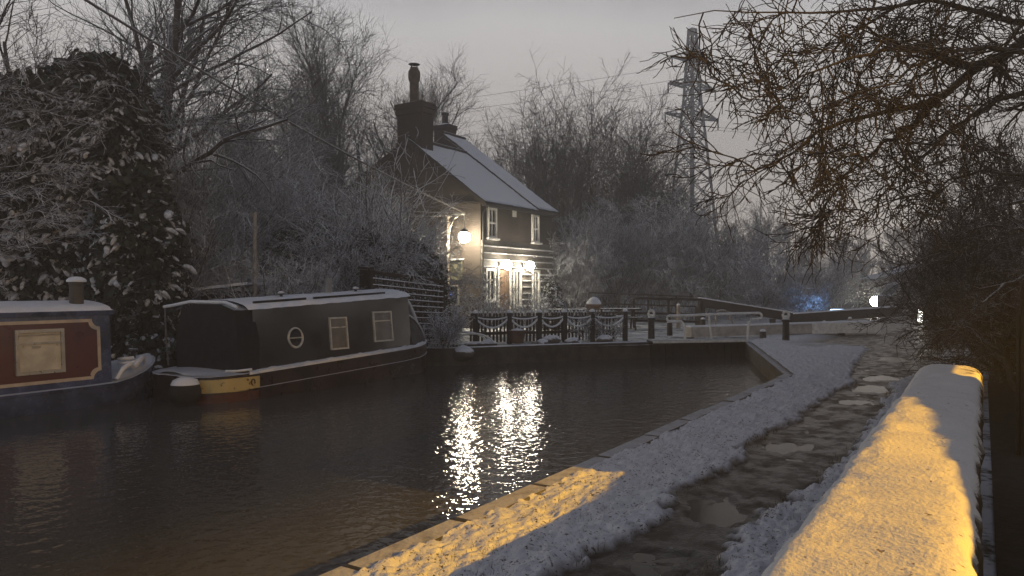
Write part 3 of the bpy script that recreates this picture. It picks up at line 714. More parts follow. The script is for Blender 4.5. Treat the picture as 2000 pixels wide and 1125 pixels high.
# ------------------------------------------------------------------ cottage
FX, Y0, YS, Y1, GZ = -16.0, 23.0, 26.9, 28.5, .18
bulb_mat = emit('lamp_glow', (1.0, .90, .72), 60)
def cottage():
    root = thing('cottage', 'brick lockside cottage with snowy roof, two chimneys and lit weatherboarded front', 'cottage', (0, 0, 0))
    bk = brick('cottage_brick', (.058, .042, .034), (.042, .031, .026), (.075, .068, .06))
    near = [(FX, GZ - .5), (FX, 4.85), (-19.5, 7.42), (-23.4, 5.45), (-23.4, GZ - .5)]
    far = [(FX - .003, GZ - .5), (FX - .003, 4.87), (-20.8, 8.42), (-25.2, 5.4), (-25.2, GZ - .5)]
    MB().prism(near, 'y', Y0, YS).build('wall', bk, root)
    MB().prism(far, 'y', YS, Y1).build('wall', bk, root)
    tile = M('roof_tile', (.045, .038, .035), .8, .3, 4, .4, snow=.97, lo=.40, hi=.72)
    ra = []
    def slope(xa, za, xb, zb, y0, y1, th=.11, sub=40, sag=.0, name='roof'):
        us = np.linspace(0, 1, 30); vs = np.linspace(0, 1, sub); G = []
        for v in vs:
            y = y0 + (y1 - y0) * v; x = xa + (xb - xa) * us; z = za + (zb - za) * us
            zz = z + th + (fbm(x * 2.2 + 9, np.full(30, y * 2.2), 4, 5) - .5) * .05 + (.015 * np.sin(us * 75)) * .5
            G.append(np.stack([x, np.full(30, y), zz], -1))
        G = np.array(G); ii = np.arange(sub * 30).reshape(sub, 30)
        Q = np.stack([ii[:-1, :-1], ii[:-1, 1:], ii[1:, 1:], ii[1:, :-1]], -1).reshape(-1, 4)
        lo = G.copy(); lo[..., 2] -= th + .02
        # rim
        edge = np.concatenate([ii[0, :], ii[1:, -1], ii[-1, ::-1][1:], ii[::-1, 0][1:-1]]); nE = len(edge); off = sub * 30
        R = np.stack([edge, np.roll(edge, -1), np.roll(edge, -1) + off, edge + off], -1)
        Vv = np.concatenate([G.reshape(-1, 3), lo.reshape(-1, 3)])
        return np_mesh(name, [(Vv, np.concatenate([Q, Q[:, ::-1] + off, R]))], tile, root, smooth=False)
    k = 2.57 / 3.5
    r1 = slope(FX + .28, 4.85 - .28 * k, -19.5, 7.42, Y0 - .10, YS)
    slope(-23.7, 5.30, -19.5, 7.42, Y0 - .10, YS)
    r2 = slope(FX + .28, 4.87 + .05 - .28 * k, -20.8, 8.47, YS - .02, Y1 + .12)
    slope(-25.5, 5.2, -20.8, 8.47, YS - .02, Y1 + .12)
    ledge = MB().tube([(-19.5, Y0 - .1, 7.56), (-19.5, YS, 7.56)], .07, 8).tube([(-20.8, YS, 8.60), (-20.8, Y1 + .1, 8.60)], .07, 8); ledge.build('ridge', tile, root, True)
    # dark verge boards, gutter and pipe
    v = MB(); v.bar((FX + .28, Y0 - .12, 4.62), (-19.5, Y0 - .12, 7.40), .04, .16); v.bar((-23.7, Y0 - .12, 5.27), (-19.5, Y0 - .12, 7.40), .04, .16)
    v.build('bargeboard', M('verge_dark', (.03, .024, .02), .7, .3, 6, .2), root)
    MB().bar((FX + .30, Y0 - .1, 4.62), (FX + .30, Y1 + .1, 4.62), .10, .09).build('gutter', MAT['iron_black'], root)
    MB().tube([(FX + .30, Y0 + .05, 4.58), (FX + .08, Y0 + .05, 4.35), (FX + .08, Y0 + .05, GZ)], .035, 8).build('drainpipe', MAT['iron_black'], root, True)
    # string of snow along the gable at eaves height
    MB().bar((FX - 1.5, Y0 - .05, 4.78), (FX + .25, Y0 - .05, 4.70), .10, .06).build('ledge', MAT['wood_dark'], root)
    # chimneys
    c = MB().box((-19.5, Y0 + .38, 7.5), (1.28, .72, 2.9)).box((-19.5, Y0 + .38, 8.62), (1.38, .82, .22)).box((-19.5, Y0 + .38, 8.84), (1.46, .90, .22))
    co = c.build('chimney', brick('chimney_brick', (.05, .035, .028), (.04, .028, .024), (.05, .045, .04), snow=.9), root)
    MB().lathe([(.22, 8.95), (.19, 9.1), (.185, 9.85), (.23, 9.95), (.25, 10.1), (.24, 10.3), (.17, 10.42), (.17, 10.46)], (-19.55, Y0 + .38, 0), 18).build('pot', M('pot_clay', (.10, .075, .055), .8, .3, 5, .3), co, True)
    cow = MB().lathe([(.20, 10.58), (.24, 10.60), (.05, 10.64)], (-19.55, Y0 + .38, 0), 14)
    for a in range(4): cow.bar((-19.55 + .15 * math.cos(a * 1.57), Y0 + .38 + .15 * math.sin(a * 1.57), 10.45), (-19.55 + .17 * math.cos(a * 1.57), Y0 + .38 + .17 * math.sin(a * 1.57), 10.59), .02)
    cow.build('cowl', MAT['iron_black'], co)
    MB().lathe([(.40, 8.95), (.34, 9.0), (.2, 9.04), (.19, 9.05)], (-19.5, Y0 + .38, 0), 16, 'z', 1.5, .9).build('snow', MAT['snow'], co, True)
    c2 = MB().box((-21.6, 28.1, 8.3), (.85, .6, 1.8)).box((-21.6, 28.1, 9.1), (.95, .7, .2)); c2o = c2.build('chimney', co.data.materials[0], root)
    MB().lathe([(.16, 9.2), (.15, 9.7), (.19, 9.72), (.19, 9.82), (.15, 9.84)], (-21.6, 28.1, 0), 14).build('pot', MAT['iron_black'], c2o, True)
    MB().lathe([(.34, 9.2), (.28, 9.27), (.17, 9.3)], (-21.6, 28.1, 0), 14, 'z', 1.3, .95).build('snow', MAT['snow'], c2o, True)
    # weatherboarding: overlapping tilted boards with snow caught on their lips
    wb = MB(); lb = MB(); z = GZ + .05; board = M('weatherboard', (.095, .085, .072), .6, .25, 4, .3, snow=.9, lo=.75, hi=1.0)
    holes = [(23.25, 23.9, 1.0, 2.25), (24.05, 24.95, GZ, 2.3), (25.2, 25.8, .35, 2.25), (26.7, 27.3, .55, 2.25)]
    ST = .26; rr = random.Random(4)
    while z < 3.3:
        segs = [(Y0 + .02, Y1 - .02)]
        for a, b, za, zb in holes:
            if z + ST * .9 > za and z < zb:
                ns = []
                for s_, e in segs:
                    if b <= s_ or a >= e: ns.append((s_, e)); continue
                    if a > s_: ns.append((s_, a - .04))
                    if b < e: ns.append((b + .04, e))
                segs = ns
        for s_, e in segs:
            wb.add([(FX + .005, s_, z + ST + .02), (FX + .085, s_, z), (FX + .005, s_, z - .0), (FX + .005, e, z + ST + .02), (FX + .085, e, z), (FX + .005, e, z)], [(0, 1, 2), (5, 4, 3), (0, 3, 4, 1), (1, 4, 5, 2), (2, 5, 3, 0)])
            y = s_
            while y < e - .1:            # snow caught along each lip, with breaks
                L = min(rr.uniform(.5, 1.6), e - y); lb.bar((FX + .088, y + .02, z + .012 + rr.uniform(-.004, .004)), (FX + .088, y + L - .03, z + .012 + rr.uniform(-.004, .004)), .045, rr.uniform(.035, .055)); y += L
        z += ST
    wb.build('weatherboard', board, root)
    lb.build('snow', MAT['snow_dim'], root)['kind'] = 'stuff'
    wht = M('window_white', (.72, .70, .64), .45, .1, 8, .05)
    for y0, y1, z0, z1 in ((23.4, 24.0, 3.42, 4.58), (26.72, 27.26, 3.42, 4.58)):
        fo = window_part(root, FX + .004, y0, y1, z0, z1, wht, glass_dark, th=.09, bars=(('h', (z0 + z1) / 2, .06), ('v', (y0 + y1) / 2, .035)), fr=.08)
        MB().box((FX + .09, (y0 + y1) / 2, z0 - .04), (.2, y1 - y0 + .12, .06)).build('sill', MAT['white_paint'], fo)
    MB().box((FX + .03, 25.35, 4.55), (.06, .22, .36)).build('vent', wht, root)
    for (y0, y1, z0, z1), bars in zip([holes[0], holes[2], holes[3]], ((('v', 23.57, .04), ('h', 1.8, .04)), (('v', 25.5, .05),), (('v', 27.0, .05), ('h', 1.8, .04)))):
        fo = window_part(root, FX + .004, y0, y1, z0, z1, wht, glass_dark, th=.10, bars=bars, fr=.09)
        MB().box((FX + .12, (y0 + y1) / 2, z0 - .03), (.22, y1 - y0 + .1, .06)).build('sill', MAT['white_paint'], fo)
    d = MB().box((FX + .05, 24.5, (GZ + 2.2) / 2), (.06, .82, 2.2 - GZ)).box((FX + .09, 24.28, 1.55), (.03, .26, .9)).box((FX + .09, 24.72, 1.55), (.03, .26, .9)).box((FX + .09, 24.5, .65), (.03, .7, .5))
    do = d.build('door', MAT['wood_brown'], root); MB().ball((FX + .12, 24.82, 1.15), .035, 10).build('handle', M('brass_knob', (.4, .3, .12), .3, .1, 5, 0, metal=.8), do, True)
    fr = MB().box((FX + .07, 24.06, 1.26), (.12, .08, 2.16)).box((FX + .07, 24.94, 1.26), (.12, .08, 2.16)).box((FX + .07, 24.5, 2.31), (.12, .96, .08)); fr.build('door_frame', wht, root)
    # gable window with a blue glow behind it
    w = MB().box((-17.30, Y0 - .03, 1.59), (.64, .08, .06)).box((-17.30, Y0 - .03, .86), (.70, .12, .06)).box((-17.59, Y0 - .03, 1.22), (.06, .08, .68)).box((-17.01, Y0 - .03, 1.22), (.06, .08, .68)); wo = w.build('window', M('window_grey', (.3, .28, .26), .6, .2, 8, .1), root)
    MB().box((-17.30, Y0 - .008, 1.22), (.52, .012, .66)).build('pane', glass_dark, wo)
    MB().box((-17.36, Y0 - .02, 1.25), (.07, .008, .20)).build('screen', emit('blue_screen', (.10, .22, 1.0), 1.6), wo)
    nb = MB().box((-17.13, Y0 - .05, 2.19), (.62, .08, .76)).build('notice_board', M('board_green', (.16, .15, .10), .6, .2, 4, .1), root)
    MB().box((-17.13, Y0 - .08, 2.60), (.68, .16, .05)).build('shelf', MAT['snow'], nb)
    # two globe lamps on the front
    for y in (24.2, 25.92):
        b = MB().box((FX + .10, y, 2.42), (.06, .14, .2)); b.tube([(FX + .12, y, 2.5), (FX + .25, y, 2.62), (FX + .38, y, 2.58)], .018, 7); lo = b.build('wall_lamp', MAT['iron_black'], root)
        MB().ball((FX + .42, y, 2.40), .19, 18).build('bulb', bulb_mat, lo, True)
cottage()

def corner_lamp():
    root = thing('lamp_post', 'tall pale post with a curved bracket and glowing globe at the cottage corner', 'lamp post', (-17.05, 22.35, GZ - .2))
    h = 4.3
    MB().lathe([(.06, 0), (.055, h)], (0, 0, 0), 10).build('post', MAT['wood_pale'], root, True)
    a = MB(); a.tube([(0, 0, h - .1), (.35, -.02, h - .02), (.8, -.03, h - .02)], .045, 8); a.tube([(.03, 0, h - 1.0), (.1, 0, h - .55), (.3, -.02, h - .2), (.5, -.02, h - .08)], .025, 7); a.tube([(.78, -.03, h), (.79, -.03, 3.72)], .015, 6)
    a.build('bracket', MAT['white_paint'], root, True)
    MB().lathe([(.05, 3.75), (.13, 3.68), (.15, 3.58)], (.79, -.03, 0), 14).build('lamp_hood', MAT['iron_black'], root, True)
    MB().ball((.79, -.03, 3.42), .22, 18).build('bulb', emit('lamp_glow_warm', (1.0, .88, .64), 150), root, True)
corner_lamp()

# overhead cables, with snow lying along them
def cable(name, pts, r, label, sag=.0):
    pts = [np.array(p) for p in pts]; out = []
    for a, b in zip(pts[:-1], pts[1:]):
        for k in range(14):
            u = k / 13; q = a * (1 - u) + b * u; q[2] -= sag * 4 * u * (1 - u); out.append(q)
    o = MB().tube(out, r, 6).build(name, MAT['cable'], None, True); tag(o, label, 'cable'); return o
MAT['cable'] = M('cable_snow', (.10, .09, .08), .7, .3, 5, 0, snow=.9, lo=.2, hi=.6)
tip = np.array((-16.3, 22.33, 4.32))
cable('overhead_cable', [at(-300, -300, 11.5), tip], .030, 'snow-covered overhead cable slanting down from the left tree to the lamp post', .35)
cable('overhead_cable', [at(390, 362, 22), tip + (-.05, 0, -.02)], .02, 'upper of two thin level cables reaching the lamp post from the left', .2)
cable('overhead_cable', [at(380, 372, 21), tip + (-.1, 0, -.10)], .02, 'lower of two thin level cables reaching the lamp post from the left', .3)

# ------------------------------------------------------------------ lockside
def lathe_thing(name, label, cat, loc, parts, group=None, rz=0):
    r = thing(name, label, cat, loc, rz, group)
    for nm, mb, mt in parts: mb.build(nm, mt, r, True)
    return r
def bollard(label, loc, h=.86, r=.10):
    p = MB().lathe([(r * 1.05, 0), (r, .1), (r * .92, h * .62), (r * 1.25, h * .66), (r * 1.25, h * .72), (r * .8, h * .74)], (0, 0, 0), 14)
    a = np.linspace(0, 2 * math.pi, 25); cap = MB().tube(np.stack([CY * .085 * np.cos(a), SY * .085 * np.cos(a), h * .80 + .10 * np.sin(a) + .05], -1), .036, 8); cap.ball((0, 0, h * .80), .07, 10, .6)
    return lathe_thing('bollard', label, 'bollard', loc, [('post', p, MAT['iron_black']), ('ring', cap, MAT['white_paint'])], 'mooring bollards round the lock')
g0 = lambda px, py: (lambda t: at(px, py, t))(EYE * 1450 / (py - 562))
bollard('black bollard with white ring top between the picket fence and the pipe railing', g0(1272, 661))
bollard('black bollard with white ring top standing before the long balance beam', g0(1535, 666))
def stump(label, px, py, h, r, mt):
    b = MB().lathe([(r, 0), (r * .95, h), (r * .8, h + .03)], (0, 0, 0), 12)
    s = MB().lathe([(r * .95, h + .01), (r * .7, h + .06), (r * .1, h + .08)], (0, 0, 0), 12)
    q = g0(px, py); lathe_thing('mooring_post', label, 'post', q, [('post', b, mt), ('snow', s, MAT['snow'])], 'short mooring posts by the lock')
stump('short dark post left of the pipe railing', 1308, 655, .40, .09, MAT['wood_dark'])
stump('short dark post seen through the pipe railing', 1373, 646, .40, .09, MAT['wood_dark'])
stump('tall pale post rising behind the pipe railing', 1325, 641, .85, .075, MAT['wood_pale'])
stump('small pale post at the tail of the long beam', 1610, 643, .25, .08, MAT['wood_pale'])
stump('small pale post under the dark far beam', 1660, 637, .30, .08, MAT['wood_pale'])
stump('low capped post beside the black bollard', 1490, 662, .22, .10, MAT['stone_dark'])

def pipe_rail():
    root = thing('pipe_railing', 'white tubular handrail with looped ends over the lock gate walkway', 'railing', (0, 0, 0))
    P = lambda x, y: at(x, y, 21.2 + (x - 1300) * .004)
    rnd = lambda c, r, a0, a1: [(c[0] + r * math.cos(math.radians(a)), c[1] - r * math.sin(math.radians(a))) for a in np.linspace(a0, a1, 7)]
    pts = [(1338, 663), (1337, 645), (1335, 632), (1331, 627), (1310, 627)] + rnd((1308, 621.5), 5.5, 270, 90) + [(1340, 615.5), (1385, 613.5), (1440, 611.5)] + rnd((1482, 616.5), 5.8, 90, -90) + [(1468, 623), (1463, 628), (1461, 640), (1460, 664)]
    MB().tube([P(*q) for q in pts], .036, 8).build('rail', MAT['white_paint'], root, True)
    MB().tube([P(1384, 614), P(1390, 663)], .032, 8).build('upright', MAT['white_paint'], root, True)
pipe_rail()
def hoop(label, px, t, w, h, tilt=0):
    q = at(px, 0, t); q[2] = -.03
    a = np.linspace(0, math.pi, 13); dx = np.array((CY, SY, 0))
    pts = [q + dx * (-w / 2)] + [q + dx * (-w / 2 * math.cos(x)) + np.array((0, 0, h - .15 + .15 * math.sin(x))) for x in a] + [q + dx * (w / 2 + tilt)]
    o = MB().tube(pts, .03, 8).build('hoop_railing', MAT['wood_pale'], None, True); return tag(o, label, 'railing')
hoop('small arched pale handrail behind the pipe railing', 1410, 26, .45, .75, .3)

def lock_gate():
    root = thing('lock_gate', 'dark timber lock gate with white-edged footboard across the end of the pool', 'lock gate', (0, 0, 0))
    a, b = np.array((POOL[2][0] - .0, POOL[2][1] + .0)), np.array((POOL[2][0] - 2.05, POOL[2][1] - 2.05)); d = (b - a) / np.linalg.norm(b - a); L = np.linalg.norm(b - a)
    pl = MB(); s = 0; rr = random.Random(2)
    while s < L - .05:
        q = a + d * (s + .11); pl.box((q[0], q[1], -.55 + .5 + rr.uniform(-.004, .004) - .2), (.205, .12 + rr.uniform(0, .015), .5), math.atan2(d[1], d[0])); s += .22
    pl.build('planks', MAT['wood_black'], root)
    nrm = np.array((d[1], -d[0])); nrm = nrm if nrm[1] < 0 else -nrm
    fb = MB(); q0 = a + nrm * .14 + d * .1; q1 = b + nrm * .14 - d * .0
    fb.bar((*q0, .045), (*q1, .045), .36, .05); fb.build('footboard', MAT['wood_dark'], root)
    MB().bar((*(q0 + nrm * .185), .05), (*(q1 + nrm * .185), .05), .02, .07).build('edge_strip', MAT['white_paint'], root)
    MB().bar((*a, .0), (*b, .0), .2, .16).build('top_rail', MAT['wood_dark'], root)
lock_gate()
def beam(label, p, q, w, h, mt, endm=None, frac=.7):
    root = thing('balance_beam', label, 'balance beam', (0, 0, 0), 0, 'lock balance beams')
    p = np.array(p); q = np.array(q); m_ = p + (q - p) * frac
    MB().bar(p, m_ if endm else q, w, h).build('beam', mt, root)
    if endm: MB().bar(m_, q, w * 1.12, h * 1.12).build('end', endm, root)
    MB().bar((p[0], p[1], -.1), (p[0], p[1], p[2] - h / 2), w * .8, w * .8).build('pivot_post', MAT['wood_dark'], root)
    mm = p + (q - p) * .8; MB().bar((mm[0], mm[1], -.1), (mm[0], mm[1], mm[2] - h * .55), .2, .2).build('support', MAT['stone_dark'], root)
    s = MB(); s.bar(p + (0, 0, h / 2 + .02), q + (0, 0, h / 2 + .035), w * .9, .04); s.build('snow', MAT['snow'], root)
beam('long pale balance beam with a whitish end behind the bollard', at(1345, 648, 22.6), at(1712, 637, 24.5), .32, .30, MAT['cream_beam'], MAT['white_paint'], .62)
beam('dark balance beam sloping behind the railing towards the bollard', at(1365, 590, 30), at(1545, 619, 30), .3, .34, MAT['wood_dark'])
beam('far dark balance beam low behind the blue light', at(1545, 622, 33), at(1745, 608, 36), .34, .42, MAT['wood_dark'])

def rail_fence(label, p, q, h, n, mt, rails=(1.0, .55), th=.06, name='rail_fence'):
    root = thing(name, label, 'fence', (0, 0, 0)); p = np.array(p); q = np.array(q)
    for k in range(n):
        a = p + (q - p) * k / (n - 1); MB().box((a[0], a[1], a[2] + h / 2), (.09, .09, h), .4).build('post', mt, root)
    for f in rails: MB().bar(p + (0, 0, h * f), q + (0, 0, h * f), th * .6, th).build('rail', mt, root)
rail_fence('dark post and rail fence with snowy top beyond the brick pier', at(1150, 625, 31), at(1375, 630, 33), 1.15, 5, MAT['wood_dark'], (1.0, .62, .3))
rail_fence('lower snowy rail fence nearer the pipe railing', at(1238, 640, 28), at(1372, 642, 28.5), 1.12, 3, MAT['wood_dark'], (1.0, .5, .25), .09)
def brick_pier():
    q = at(1160, 640, 25); q[2] = 0
    r = thing('brick_pier', 'short brick pier with a domed cap of snow', 'pier', q, .3)
    MB().box((0, 0, .42), (.40, .40, .88)).box((0, 0, .9), (.47, .47, .1)).build('pier', brick('pier_brick', (.25, .14, .08), (.19, .11, .065), (.2, .17, .14)), r)
    MB().lathe([(.25, .955), (.25, .99), (.20, 1.09), (.11, 1.17), (.01, 1.2)], (0, 0, 0), 18).build('snow', MAT['snow'], r, True)
brick_pier()
def bench_table(label, px, t, L, rz):
    q = at(px, 0, t); q[2] = -.02
    r = thing('picnic_table', label, 'table', q, rz, 'snowy garden tables')
    MB().box((0, 0, .74), (L, .75, .06), 0, .01).build('tabletop', MAT['wood_dark'], r)
    for s in (-1, 1):
        MB().box((0, s * .72, .45), (L, .25, .05), 0, .01).build('seat', MAT['wood_dark'], r)
        f = MB(); f.bar((s * L * .35, -.62, 0), (s * L * .35, -.2, .71), .06, .09); f.bar((s * L * .35, .62, 0), (s * L * .35, .2, .71), .06, .09); f.bar((s * L * .35, -.8, .40), (s * L * .35, .8, .40), .05, .08); f.build('leg', MAT['wood_dark'], r)
bench_table('snow-covered table left of the brick pier', 1118, 26.5, 1.7, .6)
bench_table('snow-covered table right of the brick pier', 1205, 27.5, 1.7, .55)

# garden edge: picket fence, posts with swagged rope
fA, fB = np.array((-11.55, 16.35, -.02)), np.array((-8.75, 19.9, -.02))
def picket():
    off = np.array((-.5, .4, 0))
    a, b = fA + off, fB + off; L = np.linalg.norm(b - a); d = (b - a) / L; rz = math.atan2(d[1], d[0])
    root = thing('picket_fence', 'dark picket fence with a dab of snow on each picket along the garden', 'fence', (0, 0, 0))
    n = int(L / .11)
    for k in range(n):
        q = a + d * (k + .5) * L / n
        pk = MB().prism([(-.028, 0), (.028, 0), (.028, .78), (0, .83), (-.028, .78)], 'y', -.009, .009)
        o = pk.build('picket', MAT['wood_dark'], root); o.location = q; o.rotation_euler = (0, random.Random(k).uniform(-.04, .04), rz)
        s = MB().ball((0, 0, .845), .030, 8, 1.1).build('snow', MAT['snow'], o, True)
    for z in (.25, .68): MB().bar(a + (0, 0, z) + np.array((d[1], -d[0], 0)) * .025, b + (0, 0, z) + np.array((d[1], -d[0], 0)) * .025, .03, .08).build('rail', MAT['wood_dark'], root)
picket()
def rope_fence():
    root = thing('rope_fence', 'black posts joined by swags of snowy rope at the garden edge', 'fence', (0, 0, 0))
    fr = [0, .215, .41, .58, .77, 1.0]; tops = []
    for f in fr:
        q = fA + (fB - fA) * f; MB().box((q[0], q[1], .40), (.12, .12, .86), .9, .012).build('post', MAT['iron_black'], root)
        MB().lathe([(.075, .83), (.07, .87), (.02, .91)], (q[0], q[1], 0), 10).build('snow', MAT['snow'], root, True); tops.append(q)
    for a, b in zip(tops[:-1], tops[1:]):
        for z0, sag, r in ((.70, .28, .028), (.72, .07, .022)):
            u = np.linspace(0, 1, 15)[:, None]; P = a * (1 - u) + b * u; P[:, 2] = z0 - sag * 4 * u[:, 0] * (1 - u[:, 0]); MB().tube(P, r, 6).build('rope', MAT['snow'], root, True)
    a = tops[0]; b = a + np.array((-1.3, -.6, 0)); u = np.linspace(0, 1, 12)[:, None]; P = a * (1 - u) + b * u; P[:, 2] = .70 - .55 * u[:, 0] ** .7; MB().tube(P, .02, 6).build('rope', MAT['white_paint'], root, True)
rope_fence()

def rocky(name, label, px, py, t, sx, sy, sz, mt, seed, cat='rock', grp=None, snow=True):
    q = at(px, py, t); r = thing(name, label, cat, q, seed, grp)
    n, m_ = 18, 10; V = []
    for j in range(m_ + 1):
        for k in range(n):
            ph = math.pi * j / m_; th_ = 2 * math.pi * k / n
            d = np.array((math.sin(ph) * math.cos(th_), math.sin(ph) * math.sin(th_), math.cos(ph)))
            f = 1 + .25 * (float(fbm(d[0] * 2 + seed * 7, d[1] * 2 + d[2] * 3, 3, seed)) - .5) * 2
            V.append(d * f * (sx, sy, sz))
    Fs = [(j * n + k, j * n + (k + 1) % n, (j + 1) * n + (k + 1) % n, (j + 1) * n + k) for j in range(m_) for k in range(n)]
    MB().add(V, Fs).build('rock' if name == 'boulder' else 'body', mt, r, True)
    return r
rock_m = M('garden_rock', (.08, .07, .06), .85, .4, 4, .5, snow=.95, lo=.2, hi=.55)
for i, (px, py, t, s, lab) in enumerate(((1078, 664, 20.2, .20, 'round snowy boulder between the middle rope posts'), (1060, 670, 19.8, .17, 'flat snowy stone below the round boulder'), (1118, 668, 20.4, .18, 'snowy stone right of the round boulder'), (955, 672, 19.5, .16, 'snowy stone beside the planter'), (905, 690, 18.3, .28, 'low broad stone at the water under the garden corner'), (1180, 664, 20.9, .2, 'snowy stone near the end rope post'))):
    rocky('boulder', lab, px, py, t, s * 1.35, s, s * .75, rock_m, i + 1, grp='garden stones')
def planter(label, px, t, rz):
    q = at(px, 0, t); q[2] = 0
    r = thing('planter', label, 'planter', q, rz)
    MB().lathe([(.17, 0), (.24, .30), (.26, .30), (.26, .35), (.22, .35), (.21, .30)], (0, 0, 0), 18).build('pot', M('planter_clay', (.10, .055, .035), .8, .3, 6, .3, snow=.8, lo=.5, hi=.8), r, True)
    MB().lathe([(.21, .31), (.16, .37), (.02, .40)], (0, 0, 0), 14).build('snow', MAT['snow'], r, True)
planter('brown clay planter behind the second rope post', 1010, 20.3, 0)
def barrow():
    q = at(915, 668, 19.2); q[2] = -.02
    r = thing('garden_arch', 'low hooped cold frame with snowy rim beside the garden corner', 'cold frame', q, .9)
    b = MB()
    for y in (-.3, .3):
        a = np.linspace(0, math.pi, 17); b.tube(np.stack([.62 * np.cos(a), np.full(17, y), .36 * np.sin(a)], -1), .025, 7)
    for a in (.3, .9, 1.57, 2.2, 2.8): b.tube([(.62 * math.cos(a), -.3, .36 * math.sin(a)), (.62 * math.cos(a), .3, .36 * math.sin(a))], .018, 6)
    b.build('hoops', MAT['white_paint'], r, True)
    MB().box((0, 0, .05), (1.35, .7, .12), 0, .02).build('base', MAT['wood_dark'], r)
barrow()
def trellis():
    root = thing('trellis_fence', 'dark square-lattice trellis with snowy slats beside the navy narrowboat', 'trellis', (0, 0, 0))
    a, b = at(727, 560, 18.2), at(864, 560, 19.3); a[2] = b[2] = 0; d = b - a; L = np.linalg.norm(d); d /= L; nr = np.array((d[1], -d[0], 0))
    ht = lambda u: 1.88 - .22 * u
    for u in (0, .5, 1.0):
        q = a + d * L * u; MB().box((q[0], q[1], ht(u) / 2), (.1, .1, ht(u) + .1), math.atan2(d[1], d[0])).build('post', MAT['wood_dark'], root)
    MB().bar(a + (0, 0, ht(0)), b + (0, 0, ht(1)), .10, .09).build('top_rail', MAT['wood_dark'], root)
    n = 13
    lt = MB()
    for k in range(1, n):
        q = a + d * L * k / n + nr * .02; lt.bar(q, q + (0, 0, ht(k / n)), .04, .018)
    for k in range(1, 12): lt.bar(a - nr * .02 + (0, 0, ht(0) * k / 12), b - nr * .02 + (0, 0, ht(1) * k / 12), .022, .035)
    lt.build('lattice', M('lattice_wood', (.07, .058, .046), .75, .4, 5, .3), root)
    sn = MB()
    for k in range(1, 12): sn.bar(a + nr * .03 + (0, 0, ht(0) * k / 12 + .026), b + nr * .03 + (0, 0, ht(1) * k / 12 + .026), .055, .022)
    sn.build('snow', MAT['snow'], root)
    # solid end panel turning back from the lattice
    e = a + np.array((-.75, .35, 0)); MB().bar(a + (0, 0, .98), e + (0, 0, 1.02), .04, 1.9).build('end_panel', MAT['wood_black'], root)
    MB().bar(a + (0, 0, 1.98), e + (0, 0, 2.02), .10, .06).build('cap_rail', MAT['wood_dark'], root)
trellis()
def pole_and_shed():
    q = at(498, 600, 17.3); q[2] = 0
    r = thing('wooden_pole', 'bare pale wooden pole standing behind the navy narrowboat', 'pole', q)
    MB().lathe([(.05, 0), (.045, 3.24), (.04, 3.26)], (0, 0, 0), 10).box((-.06, 0, 3.2), (.14, .06, .07)).build('pole', MAT['wood_pale'], r, True)
    q = at(452, 600, 17.6); q[2] = 0
    r = thing('garden_shed', 'small dark shed with snowy flat roof behind the navy narrowboat', 'shed', q, .5)
    MB().box((0, 0, .70), (1.05, .9, 1.45)).build('wall', MAT['wood_black'], r)
    MB().add([(-.62, -.55, 1.44), (.62, -.55, 1.58), (.62, .55, 1.58), (-.62, .55, 1.44), (-.62, -.55, 1.50), (.62, -.55, 1.64), (.62, .55, 1.64), (-.62, .55, 1.50)], [(0, 1, 2, 3), (4, 5, 6, 7), (0, 1, 5, 4), (1, 2, 6, 5), (2, 3, 7, 6), (3, 0, 4, 7)]).build('roof', MAT['snow'], r)
pole_and_shed()

# ------------------------------------------------------------------ trees
def unit(v): return v / (np.linalg.norm(v, axis=-1, keepdims=True) + 1e-9)
def poly(rng, S, D, L, K, jit, up):
    N = len(S); P = np.zeros((N, K, 3)); P[:, 0] = S; D = unit(D); step = (L / (K - 1))[:, None]
    for k in range(1, K):
        D = unit(D + rng.normal(0, jit, (N, 3)) + np.array((0, 0, up))); P[:, k] = P[:, k - 1] + D * step
    return P
def kids(rng, P, R, n, u0, u1, ang, length, K, jit, up, rf=.6, rmin=.004, tip=.35, lean=None, lvar=.4, flat=1.0, shape=.45):
    N, Kp, _ = P.shape
    par = np.repeat(np.arange(N), n); u = u0 + (u1 - u0) * (np.tile((np.arange(n) + .5) / n, N) + rng.uniform(-.5, .5, N * n) / n); u = np.clip(u, 0, .999)
    x = u * (Kp - 1); i = x.astype(int); f = (x - i)[:, None]
    S = P[par, i] * (1 - f) + P[par, i + 1] * f; T = unit(P[par, i + 1] - P[par, i]); r0 = R[par, i] * (1 - f[:, 0]) + R[par, i + 1] * f[:, 0]
    A = unit(np.cross(T, rng.normal(0, 1, T.shape))); a = rng.uniform(ang[0], ang[1], len(par))[:, None]
    D = T * np.cos(a) + A * np.sin(a); D[:, 2] *= flat
    if lean is not None: D = D + np.array(lean)
    L = length * (1 - shape * u) * rng.uniform(1 - lvar, 1 + lvar, len(par))
    Q = poly(rng, S, D, L, K, jit, up)
    rs = np.maximum(r0 * rf * rng.uniform(.7, 1.05, len(par)), rmin)
    RR = np.maximum(rs[:, None] * np.linspace(1, tip, K)[None], rmin * .7)
    return Q, RR
def stems(rng, base, n, spread, D0, L, K, jit, up, r, splay=.4):
    S = np.tile(np.array(base, float), (n, 1)); a = rng.uniform(0, 6.283, n); q = spread * np.sqrt(rng.random(n)); S[:, 0] += q * np.cos(a); S[:, 1] += q * np.sin(a)
    D = np.tile(np.array(D0, float), (n, 1)) + np.stack([np.cos(a), np.sin(a), 0 * a], -1) * splay * rng.uniform(.4, 1.3, n)[:, None]
    P = poly(rng, S, D, L * rng.uniform(.75, 1.15, n), K, jit, up); R = r * rng.uniform(.7, 1.2, n)[:, None] * np.linspace(1, .3, K)[None]
    return P, R
